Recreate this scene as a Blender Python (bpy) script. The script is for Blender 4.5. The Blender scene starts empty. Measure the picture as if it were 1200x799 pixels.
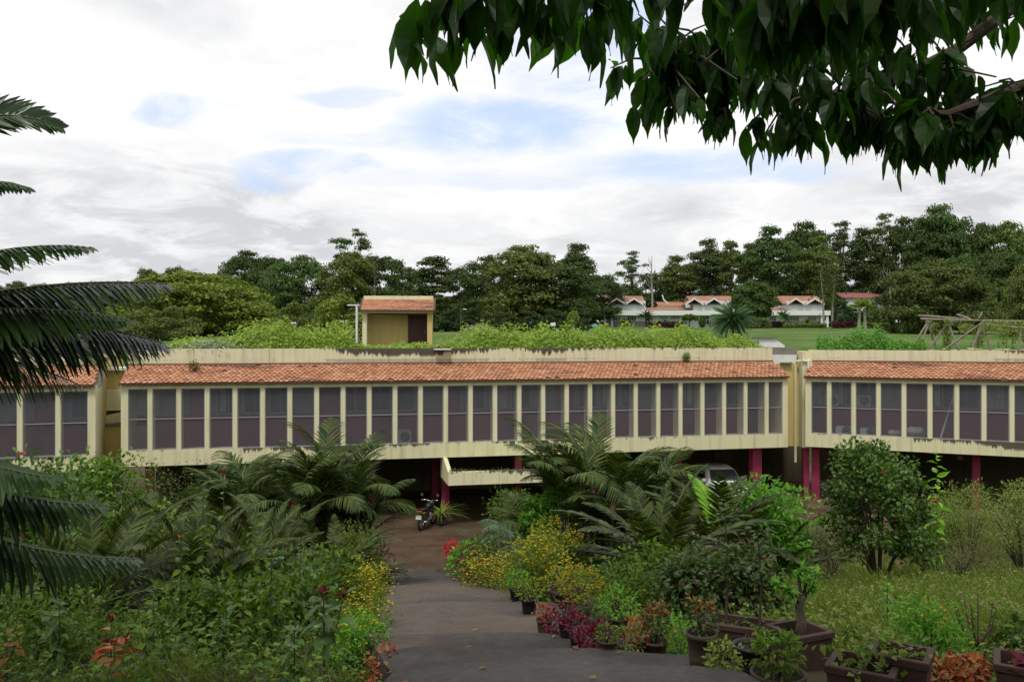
import bpy, math, random
import numpy as np
from mathutils import Vector, Matrix

R = math.radians
sc = bpy.context.scene
COL = sc.collection
random.seed(7)
rng = np.random.default_rng(11)

# ------------------------------------------------------------------ camera
cam = bpy.data.cameras.new('camera')
cam.lens = 30.0
cam.sensor_width = 36.0
cam.clip_start = 0.05
cam.clip_end = 6000
camo = bpy.data.objects.new('camera', cam)
COL.objects.link(camo)
camo.location = (0, 0, 0)
camo.rotation_euler = (R(90), 0, 0)
sc.camera = camo

# ------------------------------------------------------------------ view / render
sc.view_settings.view_transform = 'Standard'
sc.view_settings.look = 'None'
sc.view_settings.gamma = 1.0
sc.view_settings.use_curve_mapping = False
sc.view_settings.exposure = 0.0
sc.render.engine = 'CYCLES'
cy = sc.cycles
cy.max_bounces = 5
cy.diffuse_bounces = 3
cy.glossy_bounces = 2
cy.transmission_bounces = 3
cy.transparent_max_bounces = 12
cy.sample_clamp_indirect = 6
try:
    cy.use_denoising = True
    cy.denoiser = 'OPENIMAGEDENOISE'
    cy.denoising_prefilter = 'ACCURATE'
except Exception:
    pass

# ------------------------------------------------------------------ sun
SUN_EL, SUN_AZ = 60.0, 192.0        # azimuth measured clockwise from +Y: light comes from behind the camera, over the left shoulder
SUN_STRENGTH = 2.1
sun = bpy.data.lights.new('sun', 'SUN')
sun.energy = SUN_STRENGTH
sun.angle = R(11)
sun.color = (1.0, 0.97, 0.90)
suno = bpy.data.objects.new('sun', sun)
COL.objects.link(suno)
_d = Vector((math.sin(R(SUN_AZ)) * math.cos(R(SUN_EL)), math.cos(R(SUN_AZ)) * math.cos(R(SUN_EL)), math.sin(R(SUN_EL))))
suno.rotation_euler = (-_d).to_track_quat('-Z', 'Y').to_euler()
suno.location = (0, 0, 60)

# ------------------------------------------------------------------ world
SKY_STRENGTH = 0.1
world = bpy.data.worlds.new('World')
sc.world = world
world.use_nodes = True
WN, WL = world.node_tree.nodes, world.node_tree.links
WN.clear()


class NT:
    """tiny helper to write node trees"""
    def __init__(self, tree):
        self.t = tree

    def n(self, typ, **kw):
        o = self.t.nodes.new(typ)
        for k, v in kw.items():
            setattr(o, k, v)
        return o

    def lk(self, a, b):
        self.t.links.new(a, b)

    def put(self, sock, v):
        if hasattr(v, 'is_output') or isinstance(v, bpy.types.NodeSocket):
            self.lk(v, sock)
        else:
            sock.default_value = v

    def math(self, op, a, b=0.0, c=None, clamp=False):
        o = self.n('ShaderNodeMath', operation=op, use_clamp=clamp)
        self.put(o.inputs[0], a)
        self.put(o.inputs[1], b)
        if c is not None:
            self.put(o.inputs[2], c)
        return o.outputs[0]

    def ss(self, v, lo, hi, a=0.0, b=1.0):
        o = self.n('ShaderNodeMapRange', interpolation_type='SMOOTHSTEP')
        self.put(o.inputs[0], v)
        for i, q in enumerate((lo, hi, a, b)):
            self.put(o.inputs[i + 1], q)
        return o.outputs[0]

    def noise(self, vec, scale, detail=4.0, rough=0.55, dist=0.0):
        o = self.n('ShaderNodeTexNoise')
        if vec is not None:
            self.lk(vec, o.inputs['Vector'])
        o.inputs['Scale'].default_value = scale
        o.inputs['Detail'].default_value = detail
        o.inputs['Roughness'].default_value = rough
        o.inputs['Distortion'].default_value = dist
        return o.outputs['Fac']

    def mix(self, fac, a, b, blend='MIX'):
        o = self.n('ShaderNodeMix', data_type='RGBA', blend_type=blend)
        self.put(o.inputs[0], fac)
        for i, q in ((6, a), (7, b)):
            if isinstance(q, tuple):
                o.inputs[i].default_value = (*q[:3], 1.0)
            else:
                self.put(o.inputs[i], q)
        return o.outputs[2]

    def scale_vec(self, vec, s):
        o = self.n('ShaderNodeMapping')
        self.lk(vec, o.inputs[0])
        o.inputs['Scale'].default_value = s
        return o.outputs[0]


w = NT(world.node_tree)
sky = w.n('ShaderNodeTexSky', sky_type='NISHITA')
sky.sun_disc = False
sky.sun_elevation = R(SUN_EL)
sky.sun_rotation = R(SUN_AZ)
sky.air_density = 1.2
sky.dust_density = 2.0
tc = w.n('ShaderNodeTexCoord')
sep = w.n('ShaderNodeSeparateXYZ')
w.lk(tc.outputs['Generated'], sep.inputs[0])
sx, sy, sz = sep.outputs
zc = w.math('ADD', w.math('MAXIMUM', sz, 0.0), 0.16)
comb = w.n('ShaderNodeCombineXYZ')
w.lk(w.math('DIVIDE', sx, zc), comb.inputs[0])
w.lk(w.math('DIVIDE', sy, zc), comb.inputs[1])
comb.inputs[2].default_value = 0.37
n_big = w.noise(comb.outputs[0], 0.85, 7, 0.58, 0.25)
n_fine = w.noise(comb.outputs[0], 2.4, 8, 0.62, 0.5)
# tangent-plane coordinates of the northern sky, warped by noise, for the gaps in the cloud deck
yy = w.math('MAXIMUM', sy, 0.05)
u = w.math('ADD', w.math('DIVIDE', sx, yy), w.math('MULTIPLY', w.math('SUBTRACT', n_fine, 0.5), 0.16))
v = w.math('ADD', w.math('DIVIDE', sz, yy), w.math('MULTIPLY', w.math('SUBTRACT', n_big, 0.5), 0.10))
gap = None
for (pu, pv, a, b, s) in ((-0.385, 0.265, 0.055, 0.018, 0.9), (-0.235, 0.200, 0.09, 0.016, 0.85), (-0.02, 0.245, 0.13, 0.04, 0.75), (0.09, 0.345, 0.10, 0.075, 0.95),
                          (0.24, 0.200, 0.17, 0.018, 0.7), (-0.17, 0.23, 0.12, 0.010, 0.5), (-0.2, 0.285, 0.06, 0.012, 0.5), (0.29, 0.40, 0.06, 0.04, 0.6), (-0.05, 0.185, 0.16, 0.01, 0.35)):
    e = w.math('ADD', w.math('POWER', w.math('DIVIDE', w.math('ABSOLUTE', w.math('SUBTRACT', u, pu)), a), 2.0),
               w.math('POWER', w.math('DIVIDE', w.math('ABSOLUTE', w.math('SUBTRACT', v, pv)), b), 2.0))
    g = w.ss(e, 1.7, 0.25, 0.0, min(1.0, s * 1.15))
    gap = g if gap is None else w.math('MAXIMUM', gap, g)
gap = w.math('MULTIPLY', gap, w.ss(n_fine, 0.72, 0.38))
# grey undersides
shade = w.ss(n_big, 0.42, 0.66)
low = w.ss(sz, 0.26, 0.05)
shade2 = w.math('MULTIPLY', w.math('ADD', w.math('MULTIPLY', shade, 0.62), w.math('MULTIPLY', low, 0.6)), w.ss(n_fine, 0.36, 0.58, 0.35, 1.08), clamp=True)
cloud = w.mix(shade2, (10.6, 10.6, 10.6), (6.8, 6.9, 7.2))
blue = w.mix(0.7, sky.outputs[0], (7.0, 8.9, 13.0))
skycol = w.mix(gap, cloud, blue)
skycol = w.mix(w.ss(sz, -0.02, -0.10), skycol, (1.2, 1.4, 1.0))
bg = w.n('ShaderNodeBackground')
bg.inputs['Strength'].default_value = SKY_STRENGTH
w.lk(skycol, bg.inputs['Color'])
wo = w.n('ShaderNodeOutputWorld')
w.lk(bg.outputs[0], wo.inputs[0])

# ------------------------------------------------------------------ helpers: placement and tagging


def P(px, py, Y):
    """the point at depth Y that shows at pixel (px, py) of the photograph"""
    return Vector(((px - 600) / 1000 * Y, Y, (400 - py) / 1000 * Y))


def gz(x, y):
    if y < -1.5:
        z = -1.6 + min(9.0, (-1.5 - y) * .75)  # unseen bank behind the camera, added to block sky light and darken the foreground
    elif y < 3:
        z = -1.6
    elif y < 25.8:
        z = -1.6 - (y - 3) * (5.4 / 22.8)
    elif y < 50:
        z = -7.0
    elif y < 61:
        t = (y - 50) / 11
        z = -7.0 + 6.6 * (t * t * (3 - 2 * t))
    elif y < 165:
        z = -0.4 + (y - 61) / 104 * 3.1
    elif y < 280:
        z = 2.7 + (y - 165) / 115 * 3.0
    else:
        z = 5.7
    return z


def tag(o, label=None, cat=None, group=None, kind=None):
    if label: o['label'] = label
    if cat: o['category'] = cat
    if group: o['group'] = group
    if kind: o['kind'] = kind
    return o


def thing(name, label, cat, loc=(0, 0, 0), rz=0.0, group=None):
    o = bpy.data.objects.new(name, None)
    o.empty_display_size = 0.2
    COL.objects.link(o)
    o.location = loc
    o.rotation_euler = (0, 0, rz)
    return tag(o, label, cat, group)


def place(name, mesh, parent=None, loc=(0, 0, 0), rot=(0, 0, 0), scale=(1, 1, 1)):
    o = bpy.data.objects.new(name, mesh)
    COL.objects.link(o)
    o.parent = parent
    o.location = loc
    o.rotation_euler = rot
    o.scale = scale if not isinstance(scale, (int, float)) else (scale,) * 3
    return o


class MB:
    """collects polygons and builds ONE mesh"""
    def __init__(self):
        self.v, self.l, self.t, self.m = [], [], [], []
        self.nv = 0

    def add(self, V, F, mat=0):
        V = np.asarray(V, dtype=np.float64).reshape(-1, 3)
        F = np.asarray(F, dtype=np.int64)
        if F.ndim == 1: F = F[None, :]
        self.v.append(V)
        self.l.append((F + self.nv).ravel())
        self.t.append(np.full(len(F), F.shape[1], dtype=np.int64))
        self.m.append(np.full(len(F), mat, dtype=np.int64))
        self.nv += len(V)
        return self

    def box(self, a, b, mat=0):
        (x0, y0, z0), (x1, y1, z1) = a, b
        V = [(x0, y0, z0), (x1, y0, z0), (x1, y1, z0), (x0, y1, z0), (x0, y0, z1), (x1, y0, z1), (x1, y1, z1), (x0, y1, z1)]
        return self.add(V, [(0, 3, 2, 1), (4, 5, 6, 7), (0, 1, 5, 4), (1, 2, 6, 5), (2, 3, 7, 6), (3, 0, 4, 7)], mat)

    def cbox(self, a, b, c=0.02, mat=0):
        """box with chamfered vertical and top edges"""
        (x0, y0, z0), (x1, y1, z1) = a, b
        ring = lambda i, z: [(x0 + i + c, y0 + i, z), (x1 - i - c, y0 + i, z), (x1 - i, y0 + i + c, z), (x1 - i, y1 - i - c, z), (x1 - i - c, y1 - i, z), (x0 + i + c, y1 - i, z), (x0 + i, y1 - i - c, z), (x0 + i, y0 + i + c, z)]
        return self.loft([ring(c, z0), ring(0, z0 + c), ring(0, z1 - c), ring(c, z1)], mat)

    def loft(self, rings, mat=0, cap=True):
        n = len(rings[0])
        V = np.array(rings, dtype=float).reshape(-1, 3)
        F = []
        for k in range(len(rings) - 1):
            for i in range(n):
                j = (i + 1) % n
                F.append((k * n + i, k * n + j, (k + 1) * n + j, (k + 1) * n + i))
        nv0 = self.nv
        self.add(V, F, mat)
        if cap:
            self.l.append(np.arange(n)[::-1] + nv0); self.t.append(np.array([n])); self.m.append(np.array([mat]))
            self.l.append(np.arange(n) + (len(rings) - 1) * n + nv0); self.t.append(np.array([n])); self.m.append(np.array([mat]))
        return self

    def tube(self, pts, rad, n=6, mat=0, cap=True):
        pts = [Vector(p) for p in pts]
        if isinstance(rad, (int, float)): rad = [rad] * len(pts)
        rings = []
        ref = Vector((0.31, 0.17, 0.93))
        for i, p in enumerate(pts):
            t = (pts[min(i + 1, len(pts) - 1)] - pts[max(i - 1, 0)])
            t = t.normalized() if t.length > 1e-9 else Vector((0, 0, 1))
            a = t.cross(ref)
            if a.length < 0.15: a = t.cross(Vector((1, 0, 0)))
            a.normalize()
            b = t.cross(a)
            rings.append([tuple(p + (a * math.cos(2 * math.pi * k / n) + b * math.sin(2 * math.pi * k / n)) * rad[i]) for k in range(n)])
        return self.loft(rings, mat, cap)

    def lathe(self, prof, n=16, c=(0, 0, 0), mat=0, cap=True):
        rings = [[(c[0] + r * math.cos(2 * math.pi * k / n), c[1] + r * math.sin(2 * math.pi * k / n), c[2] + z) for k in range(n)] for r, z in prof]
        return self.loft(rings, mat, cap)

    def prism(self, poly, axis, a, b, mat=0):
        """poly of 2-D points extruded along axis (0 x, 1 y, 2 z)"""
        def q(p, t):
            o = list(p); o.insert(axis, t); return tuple(o)
        return self.loft([[q(p, a) for p in poly], [q(p, b) for p in poly]], mat)

    def leaves(self, Pt, D, N, L, W, tpl, mat=0):
        """copies of a leaf template: positions, directions, normals, lengths, widths"""
        TV, TF = tpl
        Pt = np.asarray(Pt, float).reshape(-1, 3)
        n = len(Pt)
        if n == 0: return self
        D = np.asarray(D, float).reshape(-1, 3); N = np.asarray(N, float).reshape(-1, 3)
        D = D / (np.linalg.norm(D, axis=1, keepdims=True) + 1e-9)
        S = np.cross(D, N); S /= (np.linalg.norm(S, axis=1, keepdims=True) + 1e-9)
        U = np.cross(S, D)
        L = np.broadcast_to(np.asarray(L, float), (n,)); W = np.broadcast_to(np.asarray(W, float), (n,))
        TV = np.asarray(TV, float)
        V = (Pt[:, None, :] + D[:, None, :] * (TV[None, :, 0:1] * L[:, None, None]) + S[:, None, :] * (TV[None, :, 1:2] * W[:, None, None])
             + U[:, None, :] * (TV[None, :, 2:3] * L[:, None, None]))
        k = len(TV)
        for f in TF:
            pass
        base = np.arange(n) * k
        nv0 = self.nv
        self.v.append(V.reshape(-1, 3))
        self.nv += n * k
        for size in sorted({len(f) for f in TF}):
            F = np.array([f for f in TF if len(f) == size])
            idx = (base[:, None, None] + F[None] + nv0).reshape(-1, size)
            self.l.append(idx.ravel()); self.t.append(np.full(len(idx), size)); self.m.append(np.full(len(idx), mat))
        return self

    def mesh(self, name, mats, smooth=False):
        me = bpy.data.meshes.new(name)
        V = np.concatenate(self.v); Lp = np.concatenate(self.l).astype(np.int32); T = np.concatenate(self.t).astype(np.int32); M = np.concatenate(self.m).astype(np.int32)
        me.vertices.add(len(V)); me.vertices.foreach_set('co', V.astype(np.float32).ravel())
        me.loops.add(len(Lp)); me.loops.foreach_set('vertex_index', Lp)
        me.polygons.add(len(T))
        st = np.concatenate([[0], np.cumsum(T)[:-1]]).astype(np.int32)
        me.polygons.foreach_set('loop_start', st)
        if not isinstance(mats, (list, tuple)): mats = [mats]
        for m in mats: me.materials.append(m)
        me.polygons.foreach_set('material_index', M)
        me.polygons.foreach_set('use_smooth', np.full(len(T), bool(smooth)))
        me.update(calc_edges=True)
        return me

    def build(self, name, mats, parent=None, smooth=False, **kw):
        return place(name, self.mesh(name, mats, smooth), parent, **kw)


# leaf templates: (along, across, lift)
T_DIA = ([(0, 0, 0), (.45, .5, .05), (1, 0, -.08), (.45, -.5, .05)], [(0, 1, 2, 3)])
T_FOLD = ([(0, 0, 0), (.4, .5, .10), (.42, 0, 0), (.4, -.5, .10), (1, 0, -.14)], [(0, 2, 1), (2, 4, 1), (0, 3, 2), (2, 3, 4)])
T_CLUMP = ([(0, .1, 0), (.1, .5, .12), (.5, .36, .0), (.9, .5, .1), (.8, .05, -.1), (1., -.35, .05), (.5, -.25, .12), (.2, -.5, -.05)], [(0, 1, 2, 7), (2, 3, 4), (2, 4, 6), (4, 5, 6), (7, 2, 6)])
T_BLADE = ([(0, .5, 0), (0, -.5, 0), (.55, .35, .06), (.55, -.35, .06), (1, 0, -.10)], [(0, 1, 3, 2), (2, 3, 4)])


def big_leaf(droop=.25, fold=.10, tip=True):
    ts = [0, .12, .32, .55, .76, .9, 1.0]
    ws = [.03, .27, .46, .5, .36, .14, .0]
    if tip: ts = [0, .11, .3, .5, .7, .85, 1.0]; ws = [.03, .26, .46, .5, .36, .1, .0]
    V, F = [], []
    for t, wv in zip(ts, ws):
        z = -droop * t * t
        wav = .03 * math.sin(9 * t)
        V += [(t, 0, z), (t, wv, z + fold * wv * 2 + wav), (t, -wv, z + fold * wv * 2 - wav)]
    for i in range(len(ts) - 1):
        a, b = 3 * i, 3 * i + 3
        F += [(a, b, b + 1, a + 1), (a, a + 2, b + 2, b)]
    return (V, F)


T_BIG = big_leaf()
T_BIGF = big_leaf(.1, .16)


def rdir(n):
    d = rng.normal(size=(n, 3))
    return d / np.linalg.norm(d, axis=1, keepdims=True)


# ------------------------------------------------------------------ materials
MATS = {}


def newmat(name):
    m = bpy.data.materials.new(name)
    m.use_nodes = True
    m.node_tree.nodes.clear()
    t = NT(m.node_tree)
    out = t.n('ShaderNodeOutputMaterial')
    b = t.n('ShaderNodeBsdfPrincipled')
    t.lk(b.outputs[0], out.inputs[0])
    MATS[name] = m
    return m, t, b, out


def c4(c): return (*c, 1.0)


def plain(name, col, rough=.6, metal=0.0, var=.12, scale=6.0, spec=.4, dirt=None, bump=0.0):
    m, t, b, out = newmat(name)
    g = t.n('ShaderNodeTexCoord')
    f = t.noise(g.outputs['Object'], scale, 5)
    a = tuple(max(0, q * (1 - var * 2)) for q in col); z = tuple(q * (1 + var) for q in col)
    cc = t.mix(f, a, z)
    if dirt:
        f2 = t.noise(g.outputs['Object'], scale * .35, 6, .65)
        cc = t.mix(t.ss(f2, .5, .72, 0, dirt[1]), cc, dirt[0])
    t.lk(cc, b.inputs['Base Color'])
    b.inputs['Roughness'].default_value = rough
    b.inputs['Metallic'].default_value = metal
    b.inputs['Specular IOR Level'].default_value = spec
    if bump:
        bn = t.n('ShaderNodeBump'); bn.inputs['Strength'].default_value = bump; bn.inputs['Distance'].default_value = .02
        t.lk(t.noise(g.outputs['Object'], scale * 6, 6), bn.inputs['Height']); t.lk(bn.outputs[0], b.inputs['Normal'])
    return m


def plaster(name, col, drip=None, streak=.35, spec=.25):
    """painted cement; drip = (z_top, length, strength) black mould runs under an edge"""
    m, t, b, out = newmat(name)
    g = t.n('ShaderNodeTexCoord'); ob = g.outputs['Object']
    f = t.noise(ob, .8, 6, .6)
    cc = t.mix(f, tuple(q * .86 for q in col), tuple(min(1, q * 1.08) for q in col))
    f1 = t.noise(t.scale_vec(ob, (3.2, 3.2, .22)), 1.4, 6, .65)
    cc = t.mix(t.ss(f1, .46, .74, 0, streak * 1.25), cc, tuple(q * .52 for q in (col[0], col[1] * .95, col[2] * .8)))
    f3 = t.noise(ob, 14, 4, .7)
    cc = t.mix(t.ss(f3, .62, .8, 0, .25), cc, tuple(q * .5 for q in col))
    if drip:
        s = t.n('ShaderNodeSeparateXYZ'); t.lk(ob, s.inputs[0])
        for (zt, ln, st, sc_) in drip:
            depth = t.math('DIVIDE', t.math('SUBTRACT', zt, s.outputs[2]), ln)          # 0 at the edge, 1 at the end of the run
            fn = t.noise(t.scale_vec(ob, (sc_ * 1.5, sc_ * 1.5, .5)), 1.0, 4, .75)
            patch = t.noise(t.scale_vec(ob, (.2, .2, .1)), 1.0, 3)
            lim = t.math('ADD', t.math('MULTIPLY', fn, 1.7), t.math('MULTIPLY', patch, 2.8))
            lim = t.math('SUBTRACT', lim, 2.22)
            k = t.ss(t.math('SUBTRACT', lim, t.math('MULTIPLY', depth, .62)), -.02, .14, 0, st)
            k = t.math('MULTIPLY', k, t.ss(depth, -.05, 0.0))
            k = t.math('MULTIPLY', k, t.ss(depth, 1.25, .7))
            cc = t.mix(k, cc, (.035, .032, .025))
    t.lk(cc, b.inputs['Base Color'])
    b.inputs['Roughness'].default_value = .85
    b.inputs['Specular IOR Level'].default_value = spec
    bn = t.n('ShaderNodeBump'); bn.inputs['Strength'].default_value = .15; bn.inputs['Distance'].default_value = .01
    t.lk(t.noise(ob, 30, 4), bn.inputs['Height']); t.lk(bn.outputs[0], b.inputs['Normal'])
    return m


def leafmat(name, cols, rough=.5, trans=.3, spec=.2, tint=False, tcol=None):
    m, t, b, out = newmat(name)
    g = t.n('ShaderNodeNewGeometry')
    r = t.n('ShaderNodeValToRGB')
    t.lk(g.outputs['Random Per Island'], r.inputs[0])
    els = r.color_ramp.elements
    while len(els) < len(cols): els.new(.5)
    for i, c in enumerate(cols):
        els[i].position = i / max(1, len(cols) - 1)
    for i, c in enumerate(cols):
        els[i].color = c4(c)
    cc = r.outputs[0]
    if tint:
        oi = t.n('ShaderNodeObjectInfo')
        cc = t.mix(1.0, cc, oi.outputs['Color'], 'MULTIPLY')
    t.lk(cc, b.inputs['Base Color'])
    b.inputs['Roughness'].default_value = rough
    b.inputs['Specular IOR Level'].default_value = spec
    if trans:
        tr = t.n('ShaderNodeBsdfTranslucent')
        t.lk(t.mix(1.0, cc, tcol or (1.5, 1.7, .6), 'MULTIPLY'), tr.inputs[0])
        mx = t.n('ShaderNodeMixShader'); mx.inputs[0].default_value = trans
        t.lk(b.outputs[0], mx.inputs[1]); t.lk(tr.outputs[0], mx.inputs[2]); t.lk(mx.outputs[0], out.inputs[0])
    return m


CREAM = (.71, .675, .435)
PAR_T = 7 - .30
WB = 7 - 4.0
M_CREAM = plaster('cream_plaster', CREAM)
M_FIN = plaster('cream_fin_plaster', CREAM, streak=.4)
M_PARAPET = plaster('cream_parapet_plaster', (.68, .645, .44), drip=[(PAR_T, .34, .92, 5.0), (7 - .72, .25, .35, 4.0)], streak=.5)
M_FASCIA = plaster('cream_fascia_plaster', (.68, .65, .405), drip=[(WB, .33, .9, 4.0)], streak=.5)
M_YELLOW = plaster('yellow_plaster', (.58, .46, .18), streak=.4)
M_DIMWALL = plaster('undercroft_shade_plaster', (.13, .115, .075), streak=.5)  # colour lowered to carry the deep shade under the building
M_PINK = plain('pink_paint', (.27, .026, .068), .55, var=.15, scale=3, dirt=((.12, .02, .04), .5))
M_DADO = plain('maroon_wall', (.42, .085, .09), .7, var=.15, scale=2, dirt=((.06, .03, .03), .6))
M_GREYWALL = plain('grey_inner_wall', (.38, .38, .43), .7, var=.15, scale=2)
M_GLASS = plain('dark_window_glass', (.045, .05, .055), .12, var=.3, scale=1.5, spec=.7)
M_CURTAIN = plain('pale_curtain', (.66, .66, .64), .9, var=.3, scale=9)
M_WHITE = plain('white_paint', (.72, .72, .70), .5, var=.06, dirt=((.35, .33, .28), .4))
M_GREYMETAL = plain('grey_metal', (.42, .42, .43), .45, .3, var=.1)
M_DARK = plain('opening_shade_black', (.02, .019, .018), .8)  # flat near-black that stands for the shade inside openings
M_BLACK = plain('black_plastic', (.016, .016, .017), .45, var=.2)
M_CONC = plain('weathered_concrete', (.20, .185, .15), .9, var=.3, scale=2, dirt=((.04, .04, .03), .8), bump=.4)
M_DOOR = plain('maroon_door', (.06, .022, .02), .5, var=.2)
M_BARK = plain('bark', (.11, .085, .065), .95, var=.35, scale=3, bump=.8, dirt=((.2, .19, .17), .5))
M_PALEBARK = plain('pale_bark', (.30, .27, .23), .95, var=.3, scale=3, bump=.5)
M_POLE = plain('grey_wood_pole', (.33, .28, .22), .9, var=.3, scale=5, dirt=((.12, .10, .08), .7), bump=.5)
M_TERRA = plain('terracotta', (.068, .035, .027), .8, var=.25, scale=8, dirt=((.05, .045, .03), .8), bump=.2)
M_TERRAD = plain('mossy_terracotta', (.085, .06, .04), .85, var=.3, scale=8, dirt=((.03, .035, .02), .8), bump=.2)
M_POTSOIL = plain('pot_soil', (.035, .026, .02), .95, var=.4, scale=20, bump=.8)
M_STEM = plain('stem', (.07, .055, .035), .85, var=.3, scale=10)
M_GSTEM = plain('green_stem', (.08, .10, .035), .7, var=.3, scale=10)
M_CHROME = plain('chrome', (.6, .6, .62), .18, 1.0, var=.05)
M_RUBBER = plain('rubber', (.02, .02, .02), .8, var=.2)
M_CARWHITE = plain('white_car_paint', (.72, .72, .71), .25, var=.03, spec=.6)
M_REDLENS = plain('red_lens', (.45, .02, .02), .2, spec=.6)
M_STONE = plain('stone_plinth', (.26, .23, .22), .9, var=.4, scale=4)
M_VILLA = plain('pale_villa_plaster', (.62, .68, .66), .8, var=.06, scale=.4)
M_VILLABAND = plain('white_villa_band', (.72, .74, .72), .8, var=.05, scale=.4)
M_SACK = plain('pale_sack', (.55, .50, .30), .8, var=.2, scale=5, dirt=((.25, .2, .12), .6))
M_TEAL = plain('teal_sheet', (.03, .30, .28), .6)

# far tile roofs
M_FARTILE = plain('far_roof_tile', (.38, .17, .11), .85, var=.35, scale=1.6, dirt=((.13, .07, .05), .7))


def tilemat():
    m, t, b, out = newmat('clay_tile')
    g = t.n('ShaderNodeNewGeometry'); o = t.n('ShaderNodeTexCoord')
    r = t.n('ShaderNodeValToRGB'); t.lk(g.outputs['Random Per Island'], r.inputs[0])
    e = r.color_ramp.elements
    e.new(.4); e.new(.85)
    for q, (p, c) in zip(e, ((0, (.33, .135, .07)), (.35, (.43, .195, .10)), (.8, (.49, .235, .13)), (1, (.48, .28, .17)))):
        q.position = p; q.color = c4(c)
    cc = r.outputs[0]
    f = t.noise(t.scale_vec(o.outputs['Object'], (.35, 1.2, 1.2)), 1.0, 6, .7)
    cc = t.mix(t.ss(f, .52, .70, 0, .85), cc, (.12, .05, .038))
    f2 = t.noise(o.outputs['Object'], 9, 4)
    cc = t.mix(t.ss(f2, .55, .8, 0, .5), cc, (.22, .10, .065))
    t.lk(cc, b.inputs['Base Color']); b.inputs['Roughness'].default_value = .8
    return m


M_TILE = tilemat()


def meshscreen():
    """woven wire screen: diagonal wires with open holes"""
    m, t, b, out = newmat('wire_mesh')
    o = t.n('ShaderNodeTexCoord'); s = t.n('ShaderNodeSeparateXYZ'); t.lk(o.outputs['Object'], s.inputs[0])
    k = 1 / .088
    p = t.math('MULTIPLY', t.math('ADD', s.outputs[0], s.outputs[2]), k)
    q = t.math('MULTIPLY', t.math('SUBTRACT', s.outputs[0], s.outputs[2]), k)
    a = t.math('LESS_THAN', t.math('FRACT', t.math('ADD', p, 400.0)), .24)
    c = t.math('LESS_THAN', t.math('FRACT', t.math('ADD', q, 400.0)), .24)
    f = t.math('MAXIMUM', a, c)
    b.inputs['Base Color'].default_value = (.14, .145, .17, 1)
    b.inputs['Roughness'].default_value = .6
    tr = t.n('ShaderNodeBsdfTransparent')
    mx = t.n('ShaderNodeMixShader'); t.lk(f, mx.inputs[0]); t.lk(tr.outputs[0], mx.inputs[1]); t.lk(b.outputs[0], mx.inputs[2])
    t.lk(mx.outputs[0], out.inputs[0])
    return m


M_SCREEN = meshscreen()


def groundmat(name, cols, scale, rough=.95, bump=.5, patches=None, cracks=None):
    m, t, b, out = newmat(name)
    o = t.n('ShaderNodeTexCoord').outputs['Object']
    f = t.noise(o, scale, 8, .65)
    cc = t.mix(t.ss(f, .3, .7), cols[0], cols[1])
    if len(cols) > 2:
        cc = t.mix(t.ss(t.noise(o, scale * .22, 5, .6), .46, .6), cc, cols[2])
    f2 = t.noise(o, scale * 14, 5, .7)
    cc = t.mix(1.0, cc, t.mix(f2, (.55, .55, .55), (1.4, 1.4, 1.4)), 'MULTIPLY')
    t.lk(cc, b.inputs['Base Color'])
    if cracks:
        v_ = t.n('ShaderNodeTexVoronoi', feature='DISTANCE_TO_EDGE'); v_.inputs['Scale'].default_value = .9
        wv = t.n('ShaderNodeVectorMath', operation='ADD'); t.lk(o, wv.inputs[0])
        sc2 = t.n('ShaderNodeVectorMath', operation='SCALE'); sc2.inputs['Scale'].default_value = .35
        nz = t.n('ShaderNodeTexNoise'); nz.inputs['Scale'].default_value = 2.5; t.lk(o, nz.inputs['Vector']); t.lk(nz.outputs['Color'], sc2.inputs[0]); t.lk(sc2.outputs[0], wv.inputs[1]); t.lk(wv.outputs[0], v_.inputs['Vector'])
        kk = t.math('MULTIPLY', t.ss(v_.outputs['Distance'], .016, .004), t.ss(t.noise(o, 1.3, 3), .45, .6))
        cc = t.mix(kk, cc, (.012, .012, .010))
        cc = t.mix(t.ss(t.noise(o, 2.7, 7, .7), .58, .72, 0, .75), cc, (.028, .032, .014))
        cc = t.mix(t.ss(t.noise(o, 45, 2, .6), .66, .74, 0, .5), cc, (.19, .17, .15))
    b.inputs['Roughness'].default_value = rough
    b.inputs['Specular IOR Level'].default_value = .12
    if patches:
        t.lk(t.ss(t.noise(o, scale * .5, 4), .4, .62, patches[0], patches[1]), b.inputs['Roughness'])
    bn = t.n('ShaderNodeBump'); bn.inputs['Strength'].default_value = bump; bn.inputs['Distance'].default_value = .03
    t.lk(f2, bn.inputs['Height']); t.lk(bn.outputs[0], b.inputs['Normal'])
    return m


M_GROUND = groundmat('garden_ground', ((.035, .026, .016), (.05, .055, .018), (.04, .07, .016)), .8)
M_LAWN = groundmat('lawn_grass', ((.045, .105, .016), (.075, .15, .024), (.13, .15, .05)), .3, bump=.3)
M_TAR = groundmat('worn_tar', ((.036, .031, .029), (.085, .075, .07), (.12, .095, .075)), 1.1, bump=1.0, patches=(.45, .85), cracks=True)
M_DIRT = groundmat('packed_brown_earth', ((.06, .038, .024), (.10, .066, .044), (.145, .10, .066)), .9, bump=.6, patches=(.4, .8))
M_FARFIELD = groundmat('far_fields', ((.03, .05, .02), (.04, .07, .025)), .05, bump=0)

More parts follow.
